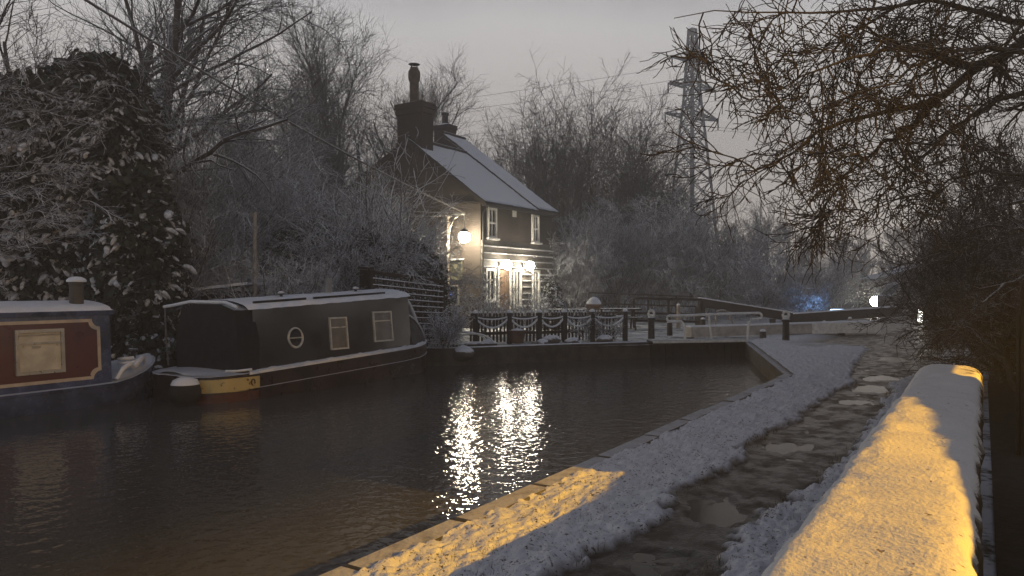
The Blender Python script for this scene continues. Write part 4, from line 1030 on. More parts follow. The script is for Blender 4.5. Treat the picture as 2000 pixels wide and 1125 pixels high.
def put(name, label, cat, trunk, crown, mt, group=None, mt2=None, pname='crown'):
    root = thing(name, label, cat, tuple(trunk[0][0][0, 0]), 0, group); off = np.array(trunk[0][0][0, 0])
    if not TREES: return root
    np_mesh('trunk', [tubes(P - off, R, n) for P, R, n in trunk], mt, root)
    if crown: np_mesh(pname, [tubes(P - off, R, n) for P, R, n in crown], mt2 or mt, root)
    return root
TREES = True

def bare_tree(label, base, H, seed, mt, name='bare_tree', group=None, spread=1.0, up=.06, fine=1.0, lean=(0, 0, .0), forks=9, r=.02, n3=7, n4=5, rt=.008, D0=(0, 0, 1), u0=.25):
    rng = np.random.default_rng(seed)
    P0, R0 = stems(rng, base, 1, 0, D0, H * .85, 12, .07, .03, H * r, .05); 
    P1, R1 = kids(rng, P0, R0, forks, u0, .98, (.35 * spread, .85 * spread), H * .48, 9, .11, up, .62, rt * 2, lean=lean)
    P2, R2 = kids(rng, P1, R1, 7, .15, .98, (.4, 1.0), H * .24, 7, .14, up, .6, rt * 1.5)
    P3, R3 = kids(rng, P2, R2, n3, .1, .98, (.4, 1.1), H * .125, 5, .16, up, .6, rt)
    P4, R4 = kids(rng, P3, R3, n4, .1, .98, (.4, 1.1), H * .065, 4, .16, up, .6, rt * .8)
    return put(name, label, 'tree', [(P0, R0, 8), (P1, R1, 6)], [(P2, R2, 4), (P3, R3, 3), (P4, R4, 3)], mt, group)

def bush(label, base, H, W_, seed, mt, name='bare_bush', group=None, n=26, n2=9, n3=8, n4=4, up=-.02, splay=.7, rt=.006, D0=(0, 0, 1), r=.03, cat='bush'):
    rng = np.random.default_rng(seed)
    P0, R0 = stems(rng, base, n, W_ * .3, D0, H * 1.0, 9, .12, up, r, splay)
    P1, R1 = kids(rng, P0, R0, n2, .15, .98, (.35, 1.0), H * .42, 7, .16, up, .55, rt * 1.4)
    P2, R2 = kids(rng, P1, R1, n3, .1, .98, (.4, 1.1), H * .19, 5, .18, up, .55, rt)
    tr = [(P0, R0, 5)]; cr = [(P1, R1, 4), (P2, R2, 3)]
    if n4:
        P3, R3 = kids(rng, P2, R2, n4, .1, .98, (.4, 1.1), H * .085, 4, .18, up, .6, rt * .85); cr.append((P3, R3, 3))
    return put(name, label, cat, tr, cr, mt, group, pname='branches')

gp = lambda px, t, z=-.05: (lambda q: (q[0], q[1], z))(at(px, 0, t))
hgt = lambda py, t: EYE + (562 - py) / 1450 * t
# trees behind the cottage, left of it
for i, (px, top, t, lab) in enumerate(((505, 215, 44, 'outermost bare tree left of the cottage, beyond the pale bushes'), (575, 165, 46, 'bare tree with leaning limbs second from the left behind the garden'), (645, 115, 50, 'tall full-crowned bare tree left of the big chimney'), (715, 120, 52, 'tall bare tree standing just left of the big chimney'), (770, 170, 48, 'bare tree directly behind the big chimney'), (845, 175, 54, 'thin bare tree showing between the two chimneys'))):
    bare_tree(lab, gp(px, t), hgt(top, t), 100 + i, MAT['bark_far'], group='trees behind the cottage', spread=.85, up=.09, forks=14, rt=.012, u0=.12, n4=5)
# right of the cottage
for i, (px, top, t, lab) in enumerate(((945, 250, 58, 'slender bare tree just right of the small chimney'), (1005, 205, 56, 'bare tree with one high twig above the cottage roof'), (1060, 205, 52, 'bare tree above the lower end of the cottage roof'), (1120, 178, 50, 'tallest broad bare tree right of the cottage'), (1180, 190, 52, 'broad bare tree next right of the tallest one'), (1225, 255, 50, 'bare tree with arching outer twigs, right edge of the big clump'))):
    bush(lab, gp(px, t), hgt(top, t) * (.62, .74, .80, .86, .86, .76)[i], 3.0, 140 + i, MAT['bark_far'], name='bare_tree', cat='tree', group='trees right of the cottage', n=16, n2=10, n3=7, n4=4, up=.06, splay=.20, rt=.013, r=.07)
for i, (px, top, t, lab) in enumerate(((1285, 310, 60, 'lower bare tree left of the pylon legs'), (1335, 300, 64, 'bare tree in front of the pylon legs'), (1395, 385, 60, 'small bare tree at the right foot of the pylon'))):
    bush(lab, gp(px, t), hgt(top, t) * .74, 2.5, 170 + i, MAT['bark_far'], name='bare_tree', cat='tree', group='trees round the pylon', n=10, n2=9, n3=6, n4=4, up=.05, splay=.20, rt=.014, r=.06)
# distant tree line
for i, px in enumerate((1425, 1465, 1505, 1548, 1590, 1640, 1690, 1735, 1780, 1840, 1900)):
    t = 88 + (i * 37 % 23); top = (440, 428, 418, 432, 446, 455, 462, 452, 440, 430, 420)[i]
    nm = ('first', 'second', 'third', 'fourth', 'fifth', 'sixth', 'seventh', 'eighth', 'ninth', 'tenth', 'last')[i]
    bare_tree('%s tree from the left in the distant hazy tree line' % nm, gp(px, t), hgt(top, t), 200 + i, MAT['bark_far'], group='distant tree line', spread=1.0, up=.08, forks=12, rt=.022, n3=6, n4=3, u0=.08)
# snowy bushes behind the lock
for i, (px, top, t, lab) in enumerate(((1115, 500, 34, 'snowy bush right beside the cottage wall'), (1175, 450, 37, 'snowy bush behind the brick pier'), (1240, 432, 38, 'tall snowy bush behind the snowy tables'), (1300, 440, 37, 'large snowy bush over the rail fence'), (1355, 470, 36, 'snowy bush at the right end of the rail fence'))):
    bush(lab, gp(px, t), hgt(top, t) * 1.12, 3.2, 300 + i, MAT['bark_frost'], group='snowy bushes behind the lock', splay=.55, rt=.010, n=22)
for i, (px, top, t, lab) in enumerate(((1405, 500, 48, 'grey bush left of the pale lit shrub'), (1450, 520, 46, 'bush behind the dark sloping beam'), (1510, 505, 52, 'hazy bush between the two lit shrubs'), (1575, 520, 50, 'hazy bush above the blue-lit shrub'), (1640, 525, 55, 'hazy bush above the blue light'), (1690, 500, 70, 'hazy bush behind the bright white lamp'))):
    bush(lab, gp(px, t), hgt(top, t) * 1.12, 4.5, 320 + i, MAT['bark_frost'], group='hazy bushes beyond the lock', splay=.75, rt=.014, n=20, n2=8, n3=7, n4=3)
bush('small pale lit shrub beyond the dark sloping beam', gp(1472, 40), 1.6, 1.2, 340, MAT['bark_snowy'], splay=.8, rt=.012, n=14)
bush('rounded shrub glowing blue beyond the lock', gp(1577, 42), 1.9, 1.6, 341, MAT['bark_snowy'], splay=.9, rt=.012, n=18)
# pale bushes behind the boats
for i, (px, top, t, lab) in enumerate(((330, 235, 20, 'tall pale frosted bush right of the dark evergreen'), (385, 330, 21, 'pale frosted bush with drooping sprays right of the tallest'), (300, 420, 18, 'low frosted bush at the foot of the dark evergreen'))):
    bush(lab, gp(px, t), hgt(top, t) * 1.05, 2.2, 360 + i, MAT['bark_snowy'], group='frosted bushes behind the boats', splay=.35, n=30, n2=11, n3=9, rt=.006)
for i, (px, top, t, lab) in enumerate(((440, 380, 24, 'frosted bush behind the wooden pole'), (520, 350, 27, 'wide frosted bush right of the wooden pole'), (575, 340, 29, 'high frosted bush left of the cottage gable'), (628, 375, 27, 'frosted bush touching the cottage gable edge'))):
    bush(lab, gp(px, t), hgt(top, t) * 1.08, 3, 380 + i, MAT['bark_frost'], group='bushes left of the cottage', splay=.55, n=26, n2=10, n3=8, rt=.008)
bush('small feathery frosted bush above the navy boat roof', gp(560, 17.5), 2.1, 1.6, 395, MAT['bark_snowy'], n=30, n2=10, n3=7, n4=3, splay=.7, rt=.005)
bush('spiky frosted bush over the dark evergreen, left of the lamp post', gp(695, 21.0), 3.5, 2.0, 397, MAT['bark_snowy'], n=34, n2=11, n3=8, n4=3, splay=.75, rt=.008, r=.02)
bush('frosted bush behind the trellis top, lit by the corner lamp', gp(800, 21.6), 2.75, .9, 398, MAT['bark_snowy'], n=22, n2=9, n3=7, n4=3, splay=.55, rt=.008, r=.018)
# upright frosted shoots before the gable
bush('upright frosted shoots before the cottage gable', gp(740, 22.5), 5.2, 1.8, 400, MAT['bark_snowy'], n=20, n2=6, n3=4, n4=0, splay=.22, rt=.012, up=.03, r=.03)
# tall bare trees upper left
rng_ = np.random.default_rng(1)
bare_tree('tall many-stemmed bare tree spreading right across the upper left sky', gp(300, 19), 10.5, 421, MAT['bark_mid'], spread=1.1, up=.02, lean=(.35, .25, 0), forks=13, rt=.007, u0=.35, n3=6)
bare_tree('bare tree with dark straight stem in the upper left, behind the evergreen', gp(175, 22), 13.5, 422, MAT['bark_mid'], spread=.8, up=.05, forks=9, rt=.007, u0=.4, n3=5)
bare_tree('bare tree at the far upper left corner', gp(40, 21), 13, 423, MAT['bark_mid'], spread=1.0, up=.03, forks=10, rt=.007, u0=.35, n3=5)
bare_tree('twisting bare tree between evergreen and frosted bushes', gp(410, 26), 8.0, 424, MAT['bark_mid'], spread=1.0, up=.05, forks=10, rt=.008, u0=.3, n3=6)

# explicit boughs
def boughs(name, label, cat, lines, seed, mt, lev, r0, trunk=None, group=None):
    rng = np.random.default_rng(seed); base = None; tr = []; first = []
    for ln in lines:
        pts = np.array([at(*q) for q in ln]); K = 16
        s = np.concatenate([[0], np.cumsum(np.linalg.norm(np.diff(pts, axis=0), axis=1))]); u = np.linspace(0, s[-1], K)
        P = np.stack([np.interp(u, s, pts[:, k]) for k in range(3)], -1); P[1:-1] = (P[:-2] + 2 * P[1:-1] + P[2:]) / 4; P[1:] += rng.normal(0, .02, (K - 1, 3))
        first.append(P)
    P0 = np.array(first); R0 = np.array([np.linspace(r ** .5, (r * .07) ** .5, 16) ** 2 for r in r0])
    if trunk is not None: tr.append((np.array([trunk[0]]), np.array([trunk[1]]), 10))
    tr.append((P0, R0, 7)); cr = []; P, R = P0, R0
    for j, kw in enumerate(lev):
        P, R = kids(rng, P, R, **kw); cr.append((P, R, 4 if j == 0 else 3))
    return put(name, label, cat, tr, cr, mt, group)

# overhanging tree at upper right, lit warm by the street lamp
tz = np.linspace(0, 1, 8); trunk = np.stack([3.4 - .9 * tz, 10.5 - .6 * tz, -.1 + 5.6 * tz], -1)
right_lines = [
    [(2150, -40, 8.5), (2000, 75, 8.3), (1880, 150, 8.0), (1835, 205, 7.8), (1740, 218, 7.5), (1640, 235, 7.1), (1540, 300, 6.7), (1440, 340, 6.4)],
    [(2100, -120, 8.6), (1900, -20, 8.0), (1700, 20, 7.4), (1500, 30, 6.8), (1390, 25, 6.5), (1320, 30, 6.4)],
    [(1835, 205, 7.8), (1780, 240, 8.0), (1700, 300, 8.2), (1640, 340, 8.4), (1610, 400, 8.4)],
    [(1900, 130, 8.0), (1780, 90, 7.3), (1660, 110, 6.8), (1560, 150, 6.4), (1490, 180, 6.2), (1440, 200, 6.1)],
    [(2080, 330, 9.4), (1980, 345, 9.2), (1900, 330, 9.0), (1820, 370, 8.8), (1720, 405, 8.6), (1640, 430, 8.4), (1570, 420, 8.3)],
    [(2060, 60, 8.8), (1930, 30, 8.8), (1800, -10, 8.6), (1650, 60, 8.4), (1600, 150, 8.4), (1560, 240, 8.3)],
    [(2080, 180, 9.0), (1980, 180, 8.8), (1900, 220, 8.6), (1820, 290, 8.4), (1760, 330, 8.2), (1720, 390, 8.0)],
    [(2100, 90, 8.0), (1980, 110, 7.6), (1900, 80, 7.3), (1800, 120, 7.0), (1700, 170, 6.8), (1620, 210, 6.6), (1500, 240, 6.4)],
]
boughs('overhanging_tree', 'gnarled bare tree overhanging the towpath from the right, twigs lit warm', 'tree', right_lines, 501, MAT['bark_near'],
       [dict(n=19, u0=.06, u1=.99, ang=(.4, 1.3), length=.85, K=9, jit=.26, up=-.035, rf=.5, rmin=.0085, lvar=.5, shape=.25),
        dict(n=8, u0=.1, u1=.98, ang=(.35, 1.0), length=.58, K=9, jit=.22, up=-.03, rf=.65, rmin=.0065, lvar=.5),
        dict(n=4, u0=.15, u1=.98, ang=(.35, .95), length=.27, K=6, jit=.2, up=.0, rf=.75, rmin=.0052, lvar=.5, tip=.6)],
       [.085, .05, .045, .045, .03, .045, .05, .04], trunk=(trunk, np.linspace(.22, .12, 8)))
# gnarled hedge bush on the right above the wall
hedge_lines = [
    [(2080, 520, 10.0), (1990, 545, 10), (1930, 580, 9.8), (1890, 620, 9.6), (1860, 660, 9.4)],
    [(2060, 600, 10.5), (1980, 580, 10.6), (1910, 560, 10.8), (1860, 545, 11.0), (1830, 560, 11.2)],
    [(2040, 460, 11.0), (1950, 440, 11.0), (1890, 450, 11.2), (1850, 470, 11.4), (1820, 500, 11.6)],
    [(2050, 700, 10.0), (1960, 660, 10.2), (1920, 630, 10.4), (1880, 610, 10.6), (1840, 600, 10.8)],
    [(2050, 380, 12.0), (1950, 400, 12.0), (1900, 420, 12.2), (1860, 500, 12.4), (1850, 560, 12.5)],
    [(1990, 760, 9.4), (1960, 680, 9.6), (1920, 620, 9.8), (1890, 540, 10.2), (1880, 450, 10.6)],
    [(1960, 740, 10.4), (1930, 680, 10.5), (1895, 655, 10.6), (1865, 650, 10.6), (1840, 660, 10.7)],
    [(2020, 720, 11.4), (1990, 600, 11.5), (1970, 480, 11.8), (1930, 380, 12.0), (1900, 300, 12.2)],
]
boughs('hedge_bush', 'dark tangled hedge bush with snowy boughs at the right edge behind the wall', 'bush', hedge_lines, 521, MAT['bark_dark'],
       [dict(n=13, u0=.05, u1=.99, ang=(.4, 1.3), length=.62, K=7, jit=.26, up=-.03, rf=.55, rmin=.008, lvar=.5, shape=.2),
        dict(n=9, u0=.1, u1=.98, ang=(.4, 1.3), length=.42, K=6, jit=.26, up=-.03, rf=.6, rmin=.006, lvar=.5),
        dict(n=4, u0=.1, u1=.98, ang=(.4, 1.2), length=.18, K=4, jit=.22, up=0, rf=.65, rmin=.005, lvar=.5)],
       [.06, .035, .04, .05, .04, .06, .05, .05])
for i, (px, top, t, lab) in enumerate(((1900, 330, 19, 'dark bare tree behind the hedge bush, nearer the path'), (1960, 240, 17, 'dark bare tree rising at the right edge behind the hedge bush'), (1880, 440, 30, 'bare tree farther along the right side of the path'))):
    bare_tree(lab, gp(px, t), hgt(top, t), 540 + i, MAT['bark_dark'], group='trees right of the path', spread=.9, up=.05, forks=11, rt=.008, u0=.15, n3=6)
for i, (x, y, lab) in enumerate(((.85, 13.5, 'dense low hedge bush right behind the board fence'), (.6, 17.5, 'second low hedge bush along the right of the path'), (.9, 22, 'farthest low hedge bush along the right of the path'))):
    bush(lab, (x, y, -.05), 2.6, 1.8, 560 + i, MAT['bark_dark'], group='hedge bushes right of the path', n=30, n2=10, n3=8, n4=3, splay=.7, rt=.006)
# snow-laden shrub reaching in from the left edge
left_lines = [[(-260, 620 - 10 * k, 14.6), (-150, 520 - 30 * k, 14.3), (-40, y1 + 40, 14.0 - .1 * (k % 3)), (60, y1 + 14, 13.8), (x2 - 40, y1, 13.6), (x2, y1 - 14, 13.5)] for k, (x2, y1) in enumerate(((150, 430), (185, 300), (170, 400), (140, 350), (120, 250), (165, 215), (110, 170), (90, 130), (130, 330), (70, 470), (100, 90)))]
boughs('frosted_shrub', 'frosted shrub reaching in from the left edge over the dark evergreen', 'shrub', left_lines, 581, MAT['bark_snowy'],
       [dict(n=12, u0=.3, u1=.99, ang=(.3, .8), length=1.1, K=7, jit=.12, up=.03, rf=.6, rmin=.008, lvar=.5, shape=.3, flat=.7),
        dict(n=8, u0=.1, u1=.98, ang=(.3, .8), length=.42, K=5, jit=.14, up=.02, rf=.65, rmin=.006, lvar=.5, flat=.7),
        dict(n=4, u0=.1, u1=.98, ang=(.3, .8), length=.16, K=4, jit=.14, up=.02, rf=.7, rmin=.005)],
       [.035] * 11)

# ------------------------------------------------------------------ evergreens
def leaves(rng, Cn, size, n, spread, droop=.3, wid=.32):
    """n leaf diamonds round each centre"""
    N = len(Cn) * n; c = np.repeat(Cn, n, 0) + rng.normal(0, spread, (N, 3)); d = unit(rng.normal(0, 1, (N, 3)) + np.array((0, 0, -droop))); s = size * rng.uniform(.6, 1.3, N)[:, None]
    w = unit(np.cross(d, rng.normal(0, 1, (N, 3)))) * s * wid
    V = np.stack([c, c + d * s * .5 + w, c + d * s, c + d * s * .5 - w], 1).reshape(-1, 3)
    return V, np.arange(4 * N).reshape(-1, 4)
def evergreen(label, base, H, rad_fn, seed, mt, nsp, size, n, name='evergreen_tree', snowlumps=0, cat='tree', spread=.10, droop=.9):
    rng = np.random.default_rng(seed); root = thing(name, label, cat, base)
    tk = MB().tube([(0, 0, 0), (.05, .02, H * .5), (0, 0, H * .92)], [H * .022, H * .016, H * .006], 8); tk.build('trunk', MAT['bark_dark'], root, True)
    z = H * rng.uniform(.02, 1.0, nsp); a = rng.uniform(0, 6.283, nsp)
    lob = .80 + .42 * fbm(a * 1.9 + 3, z * 1.1, 3, seed % 50)
    r = rad_fn(z / H) * lob * (1 - .5 * rng.random(nsp) ** 2.2)
    Cn = np.stack([r * np.cos(a), r * np.sin(a), z - .12 * r], -1)
    parts = [leaves(rng, Cn, size, n, spread, droop)]
    np_mesh('crown', parts, mt, root, smooth=False)
    # inner limbs, so that gaps show branches
    P0 = np.stack([np.zeros(90), np.zeros(90), H * rng.uniform(.03, .95, 90)], -1); aa = rng.uniform(0, 6.283, 90)
    P = poly(rng, P0, np.stack([np.cos(aa), np.sin(aa), .2 + 0 * aa], -1), rad_fn(P0[:, 2] / H) * .9, 6, .1, -.03)
    np_mesh('limbs', [tubes(P, np.tile(np.linspace(.03, .01, 6), (90, 1)) * (H / 6), 4)], MAT['bark_dark'], root)
    if snowlumps:
        out = r > rad_fn(z / H) * lob * .86; idx = np.where(out)[0]; idx = rng.choice(idx, min(snowlumps, len(idx)), False)
        V = []; Q = []; k0 = 0; nf = 6
        th_ = np.arange(6) * math.pi / 3; uu = np.linspace(-1, 1, 5); uu = np.array([-1, -.72, 0, .72, 1.]); pr_ = np.array([.3, .8, 1, .8, .3])
        for i in idx:
            base_c = Cn[i] * (1.03, 1.03, 1); sc = rng.uniform(.4, 1.5) * size
            for f in range(rng.integers(3, nf + 1)):
                da = a[i] + rng.normal(0, .55); dr = np.array((math.cos(da), math.sin(da), rng.uniform(-1.3, -.3))); dr /= np.linalg.norm(dr)
                sd = np.array((-math.sin(da), math.cos(da), 0)); up = np.cross(dr, sd); up = up if up[2] > 0 else -up
                c = base_c + sd * rng.normal(0, .55) * sc + dr * rng.uniform(0, .8) * sc; L = sc * rng.uniform(.3, .62); w_ = L * rng.uniform(.36, .6); h_ = w_ * rng.uniform(.5, .8)
                ring = c + dr * (uu[:, None, None] * L) + (sd * (np.cos(th_) * w_)[None, :, None] + up * (np.sin(th_) * h_)[None, :, None]) * pr_[:, None, None] - np.array((0, 0, .25 * L)) * (uu ** 2)[:, None, None]
                V.append(ring.reshape(-1, 3)); jj = np.arange(30).reshape(5, 6) + k0; k0 += 30
                Q.append(np.stack([jj[:-1], np.roll(jj[:-1], -1, 1), np.roll(jj[1:], -1, 1), jj[1:]], -1).reshape(-1, 4))
        np_mesh('snow', [(np.concatenate(V), np.concatenate(Q))], MAT['grey_snow'] if name == 'evergreen_tree' else MAT['snow'], root)['kind'] = 'stuff'
    return root
col = lambda R, top=.8: (lambda u: R * np.where(u < top, 1.0 - .12 * u, np.sqrt(np.clip(1 - ((u - top) / (1 - top)) ** 2, 0.02, 1)) * (1 - .12 * top)))
evergreen('tall dark evergreen with sagging snow behind the red boat', gp(190, 17.5), 6.9, col(1.35), 601, MAT['leaf_dark'], 7000, .20, 13, snowlumps=1300)
evergreen('broad dark evergreen behind the chimney of the red boat', gp(60, 17), 6.3, col(1.5), 602, MAT['leaf_dark'], 7000, .20, 13, snowlumps=1000)
evergreen('lower dark evergreen at the bow of the red boat', gp(270, 16.2), 3.9, col(.8, .6), 603, MAT['leaf_dark'], 3600, .19, 13, snowlumps=420)
dome = lambda R: (lambda u: R * np.sqrt(np.clip(1 - np.abs(u - .35) ** 2 / .45, .03, 1)))
evergreen('round leafy evergreen bush behind the trellis, snow on its leaves', gp(795, 21), 2.75, dome(1.05), 611, MAT['leaf_laurel'], 3000, .10, 12, name='evergreen_bush', snowlumps=160, cat='bush', spread=.12)
evergreen('dark leafy evergreen bush left of the trellis', gp(690, 22.5), 3.2, dome(1.3), 612, MAT['leaf_laurel'], 3600, .11, 12, name='evergreen_bush', snowlumps=110, cat='bush', spread=.12)
evergreen('leafy evergreen bush behind the feathery frosted bush', gp(590, 22), 3.4, dome(1.3), 613, MAT['leaf_laurel'], 3000, .11, 12, name='evergreen_bush', snowlumps=70, cat='bush', spread=.12)
evergreen('small snow-laden conifer shrub at the right end of the cottage', gp(1077, 27.5), 1.75, dome(.42), 614, MAT['leaf_laurel'], 700, .08, 8, name='evergreen_shrub', snowlumps=200, cat='shrub', spread=.05)
bush('ragged frosted plant at the bow of the navy narrowboat', gp(868, 18.2), .95, .5, 615, MAT['bark_snowy'], name='garden_shrub', n=26, n2=9, n3=6, n4=0, splay=.5, rt=.007, r=.010, cat='shrub')
for i, (px, t, h, lab) in enumerate(((940, 24.5, 1.5, 'twiggy frosted climber before the left cottage window'), (962, 23.8, 1.1, 'frosted rose bush beside the cottage door'), (985, 24, .9, 'low frosted plant beneath the left wall lamp'), (1020, 24.5, 1.0, 'frosted plant between the two wall lamps'), (1050, 25, 1.4, 'frosted twiggy plant below the right wall lamp'), (1030, 21.6, .6, 'small frosted plant just behind the picket fence'), (1150, 21.3, .75, 'bushy frosted plant at the right rope posts'), (1190, 21.6, .6, 'small frosted plant at the end of the picket fence'))):
    bush(lab, gp(px, t, .0), h, .6, 640 + i, MAT['bark_snowy'], name='garden_plant', group='frosted garden plants', n=12, n2=6, n3=5, n4=0, splay=.5, rt=.008, r=.012, cat='plant')

# ------------------------------------------------------------------ pylon and lines
def pylon():
    T = 120; base = at(1352, 0, T); base[2] = 0
    root = thing('pylon', 'tall steel lattice electricity pylon above the trees', 'pylon', base, YAW + .5)
    H = hgt(55, T); w = lambda z: np.interp(z, [0, H * .42, H * .74, H], [3.3, 2.1, .95, .4])
    legs = MB(); br = MB()
    cr = lambda z: [np.array((sx * w(z), sy * w(z), z)) for sx, sy in ((-1, -1), (1, -1), (1, 1), (-1, 1))]
    zs = [0]
    while zs[-1] < H - 1.0: zs.append(min(H, zs[-1] + max(1.5, w(zs[-1]) * 1.35)))
    for a, b in zip(zs[:-1], zs[1:]):
        A, B = cr(a), cr(b)
        for k in range(4):
            legs.bar(A[k], B[k], .30); k2 = (k + 1) % 4
            br.bar(A[k], B[k2], .13); br.bar(A[k2], B[k], .13); br.bar(B[k], B[k2], .13)
    legs.build('leg', MAT['steel_grey'], root); br.build('bracing', MAT['steel_grey'], root)
    tips = []
    for z, L in ((hgt(228, T), 5.6), (hgt(170, T), 5.0), (hgt(118, T), 4.2)):
        for s in (-1, 1):
            arm = MB(); e = np.array((s * L, 0, z)); c = w(z)
            for sy in (-1, 1): arm.bar((s * c, sy * c, z), e, .26); arm.bar((s * c * .8, sy * c * .8, z + 1.5), e, .22); arm.bar((s * c, sy * c, z), e * .5 + np.array((s * c * .8, sy * c * .8, z + 1.5)) * .5, .1)
            arm.build('arm', MAT['steel_grey'], root)
            MB().lathe([(.12, -1.6), (.12, 0)], tuple(e), 8).build('insulator', MAT['steel_grey'], root); tips.append(e - (0, 0, 1.6))
    return root, tips, T
pr, tips, T = pylon()
ca, sa = math.cos(YAW + .5), math.sin(YAW + .5)
names = ('lowest left', 'lowest right', 'middle left', 'middle right', 'top left', 'top right')
dirv = np.array((-sa, ca, 0))
for e, nm in zip(tips, names):
    q = np.array(pr.location) + np.array((ca * e[0] - sa * e[1], sa * e[0] + ca * e[1], e[2]))
    far = q + np.array(at(1000, 0, 60) - at(2000, 0, 60)) * np.array((1, 1, 0)) * 5.2 + np.array((-SY, CY, 0)) * 40
    near_ = q - (far - q) * .9
    pts = []
    for a, b in ((far, q), (q, near_)):
        for k in range(16):
            u = k / 15; v = a * (1 - u) + b * u; v[2] -= 26 * u * (1 - u); pts.append(v)
    o = MB().tube(pts, .032, 5).build('power_line', MAT['steel_grey'], None, True); tag(o, 'power line hung from the %s arm of the pylon' % nm, 'cable', 'power lines on the pylon')

# ------------------------------------------------------------------ far end of the towpath: lamps, van, building
def far_lamp(label, px, py, t, r, col_, s, name='street_lamp', h=None):
    q = at(px, py, t); rt = thing(name, label, 'lamp', (q[0], q[1], 0))
    MB().lathe([(.06, 0), (.05, q[2] - r)], (0, 0, 0), 8).build('pole', MAT['iron_black'], rt)
    MB().ball((0, 0, q[2]), r, 14).build('bulb', emit('glow_' + name + str(px), col_, s), rt, True)
    MB().lathe([(r * .35, q[2] + r * .96), (r * .2, q[2] + r * 1.15), (.01, q[2] + r * 1.2)], (0, 0, 0), 12).build('hood', MAT['iron_black'], rt, True)
far_lamp('bright white lamp standing at the far end of the lock', 1710, 588, 50, .34, (1, .95, .75), 40)
far_lamp('small white lamp high above the path end', 1798, 588, 45, .10, (1, .95, .85), 14, 'small_lamp')
def glow_post():  # glowing upright standing for a bright white streak
    q = at(1797, 660, 30); r = thing('upright_glow', 'upright white glow at the end of the towpath', 'light', (q[0], q[1], 0))
    MB().lathe([(.09, -.05), (.09, .05)], (0, 0, 0), 12).build('base', MAT['iron_black'], r)
    MB().lathe([(.07, .05), (.085, .15), (.085, .58), (.05, .64)], (0, 0, 0), 14).build('tube', emit('glow_tube', (1, .96, .88), 7), r, True)
    MB().lathe([(.10, .64), (.10, .68), (.02, .74)], (0, 0, 0), 12).build('cap', MAT['iron_black'], r, True)
glow_post()
def light_box():
    q = at(1637, 607, 40); r = thing('light_box', 'long pale blue glowing light on the far beam', 'light', (q[0], q[1], 0), YAW)
    MB().box((0, 0, q[2]), (.85, .2, .20), 0, .05).build('tube', emit('glow_blue', (.45, .68, 1.0), 3.5), r)
    MB().box((0, .13, q[2]), (.95, .06, .28)).box((-.35, .1, q[2] / 2), (.06, .06, q[2])).box((.35, .1, q[2] / 2), (.06, .06, q[2])).build('frame', MAT['iron_black'], r)
light_box()
def floodlight():
    q = at(1600, 611, 39); r = thing('floodlight', 'small blue floodlight at the foot of the blue-lit shrub', 'floodlight', (q[0], q[1], .1))
    MB().box((0, 0, .1), (.2, .14, .16), .3, .02).build('housing', MAT['iron_black'], r)
    d = bpy.data.lights.new('flood_light', 'SPOT'); d.energy = 130; d.color = (.25, .5, 1.0); d.spot_size = math.radians(60); d.spot_blend = .6; d.shadow_soft_size = .08
    o = link(bpy.data.objects.new('flood_light', d), r); o.location = (0, 0, .25); t_ = Vector(at(1577, 580, 42)) - Vector((q[0], q[1], .35)); o.rotation_euler = t_.to_track_quat('-Z', 'Y').to_euler()
floodlight()
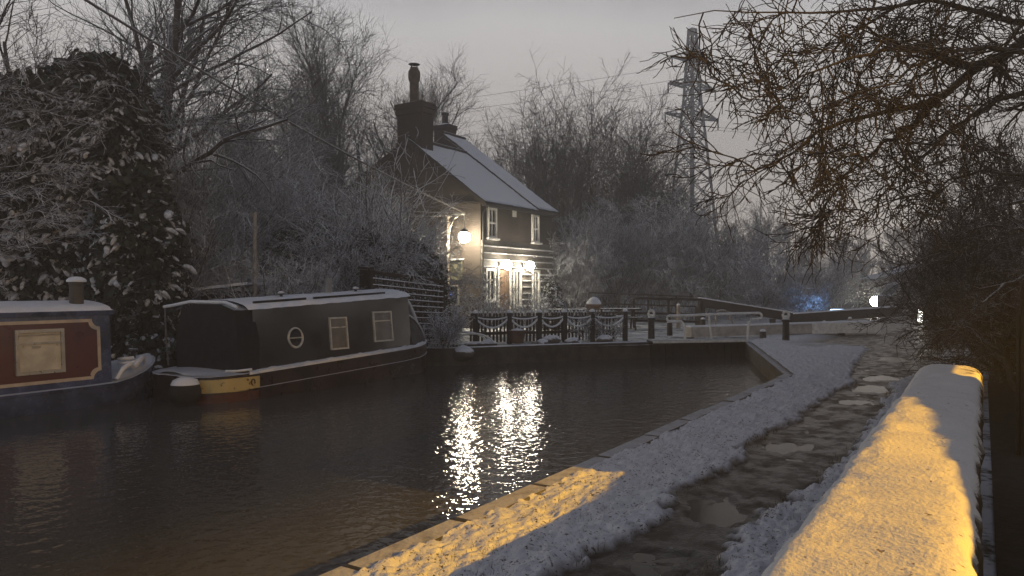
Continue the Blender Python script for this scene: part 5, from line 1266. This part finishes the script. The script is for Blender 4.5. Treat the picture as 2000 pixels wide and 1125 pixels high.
def van():
    q = at(1765, 632, 44); rt = thing('parked_van', 'pale van parked beyond the lock with an orange rear light', 'van', (q[0], q[1], -.01), .55)
    prof = [(-1.15, .30), (-1.2, .6), (-1.18, 1.05), (-1.0, 1.12), (-.55, 1.75), (-.4, 1.85), (1.35, 1.85), (1.5, 1.75), (1.55, .4), (1.5, .30)]
    paint = M('van_paint', (.32, .31, .30), .35, .1, 3, 0, snow=.9, lo=.5, hi=.8, coat=.4)
    MB().prism(prof, 'y', -.8, .8).build('body', paint, rt)
    for s in (-1, 1):
        MB().prism([(-.75, 1.15), (-.45, 1.65), (.35, 1.65), (.35, 1.15)], 'y', s * .802, s * .81).build('window', glass_dark, rt)
        for x in (-.75, 1.05):
            wo = MB().lathe([(.2, -.09), (.31, -.09), (.31, .09), (.2, .09)], (x, s * .72, .31), 18, 'y').build('wheel', MAT['iron_black'], rt, True)
            MB().lathe([(.19, -.07), (.19, .07)], (x, s * .74, .31), 14, 'y').build('rim', MAT['steel_grey'], wo)
        MB().box((-1.19, s * .55, .75), (.05, .3, .16)).build('headlight', MAT['white_paint'], rt)
        MB().box((1.55, s * .68, .9), (.05, .1, .3)).build('tail_light', emit('tail_orange', (1, .35, .06), 1.2), rt)
    MB().add([(-1.0, -.7, 1.135), (-1.0, .7, 1.135), (-.60, .68, 1.70), (-.60, -.68, 1.70)], [(0, 1, 2, 3)]).build('windscreen', glass_dark, rt)
van()
def far_building():
    q = at(1790, 0, 62); rt = thing('far_building', 'low dark building with a pitched roof beyond the parked van', 'building', (q[0], q[1], 0), .35)
    MB().prism([(-3.6, 0), (3.6, 0), (3.6, 2.2), (0, 3.3), (-3.6, 2.2)], 'y', -3, 4).build('wall', brick('far_brick', (.08, .06, .05), (.06, .05, .04), (.07, .06, .055)), rt)
    for s in (-1, 1): MB().add([(0, -3.2, 3.42), (0, 4.2, 3.42), (s * 3.9, 4.2, 2.25), (s * 3.9, -3.2, 2.25), (0, -3.2, 3.32), (0, 4.2, 3.32), (s * 3.9, 4.2, 2.15), (s * 3.9, -3.2, 2.15)], [(0, 1, 2, 3), (4, 5, 6, 7), (0, 1, 5, 4), (1, 2, 6, 5), (2, 3, 7, 6), (3, 0, 4, 7)]).build('roof', MAT['stone_dark'], rt)
    MB().box((-1.5, -3.02, 1.2), (1.2, .06, .9)).build('window', glass_dark, rt); MB().box((1.3, -3.02, 1.0), (.9, .06, 2.0)).build('door', MAT['wood_dark'], rt)
far_building()

# ------------------------------------------------------------------ haze
hz = MB().box((-40, 75, 21), (330, 280, 46)); m = bpy.data.materials.new('night_haze'); m.use_nodes = True; nt = m.node_tree
for nd in list(nt.nodes):
    if nd.type == 'BSDF_PRINCIPLED': nt.nodes.remove(nd)
v = nt.nodes.new("ShaderNodeVolumePrincipled"); v.inputs["Color"].default_value = (.88, .90, .95, 1); v.inputs["Density"].default_value = .0060; v.inputs["Anisotropy"].default_value = .0
nt.links.new(v.outputs[0], nt.nodes["Material Output"].inputs["Volume"])
ho = hz.build('haze', m); ho["kind"] = 'stuff'
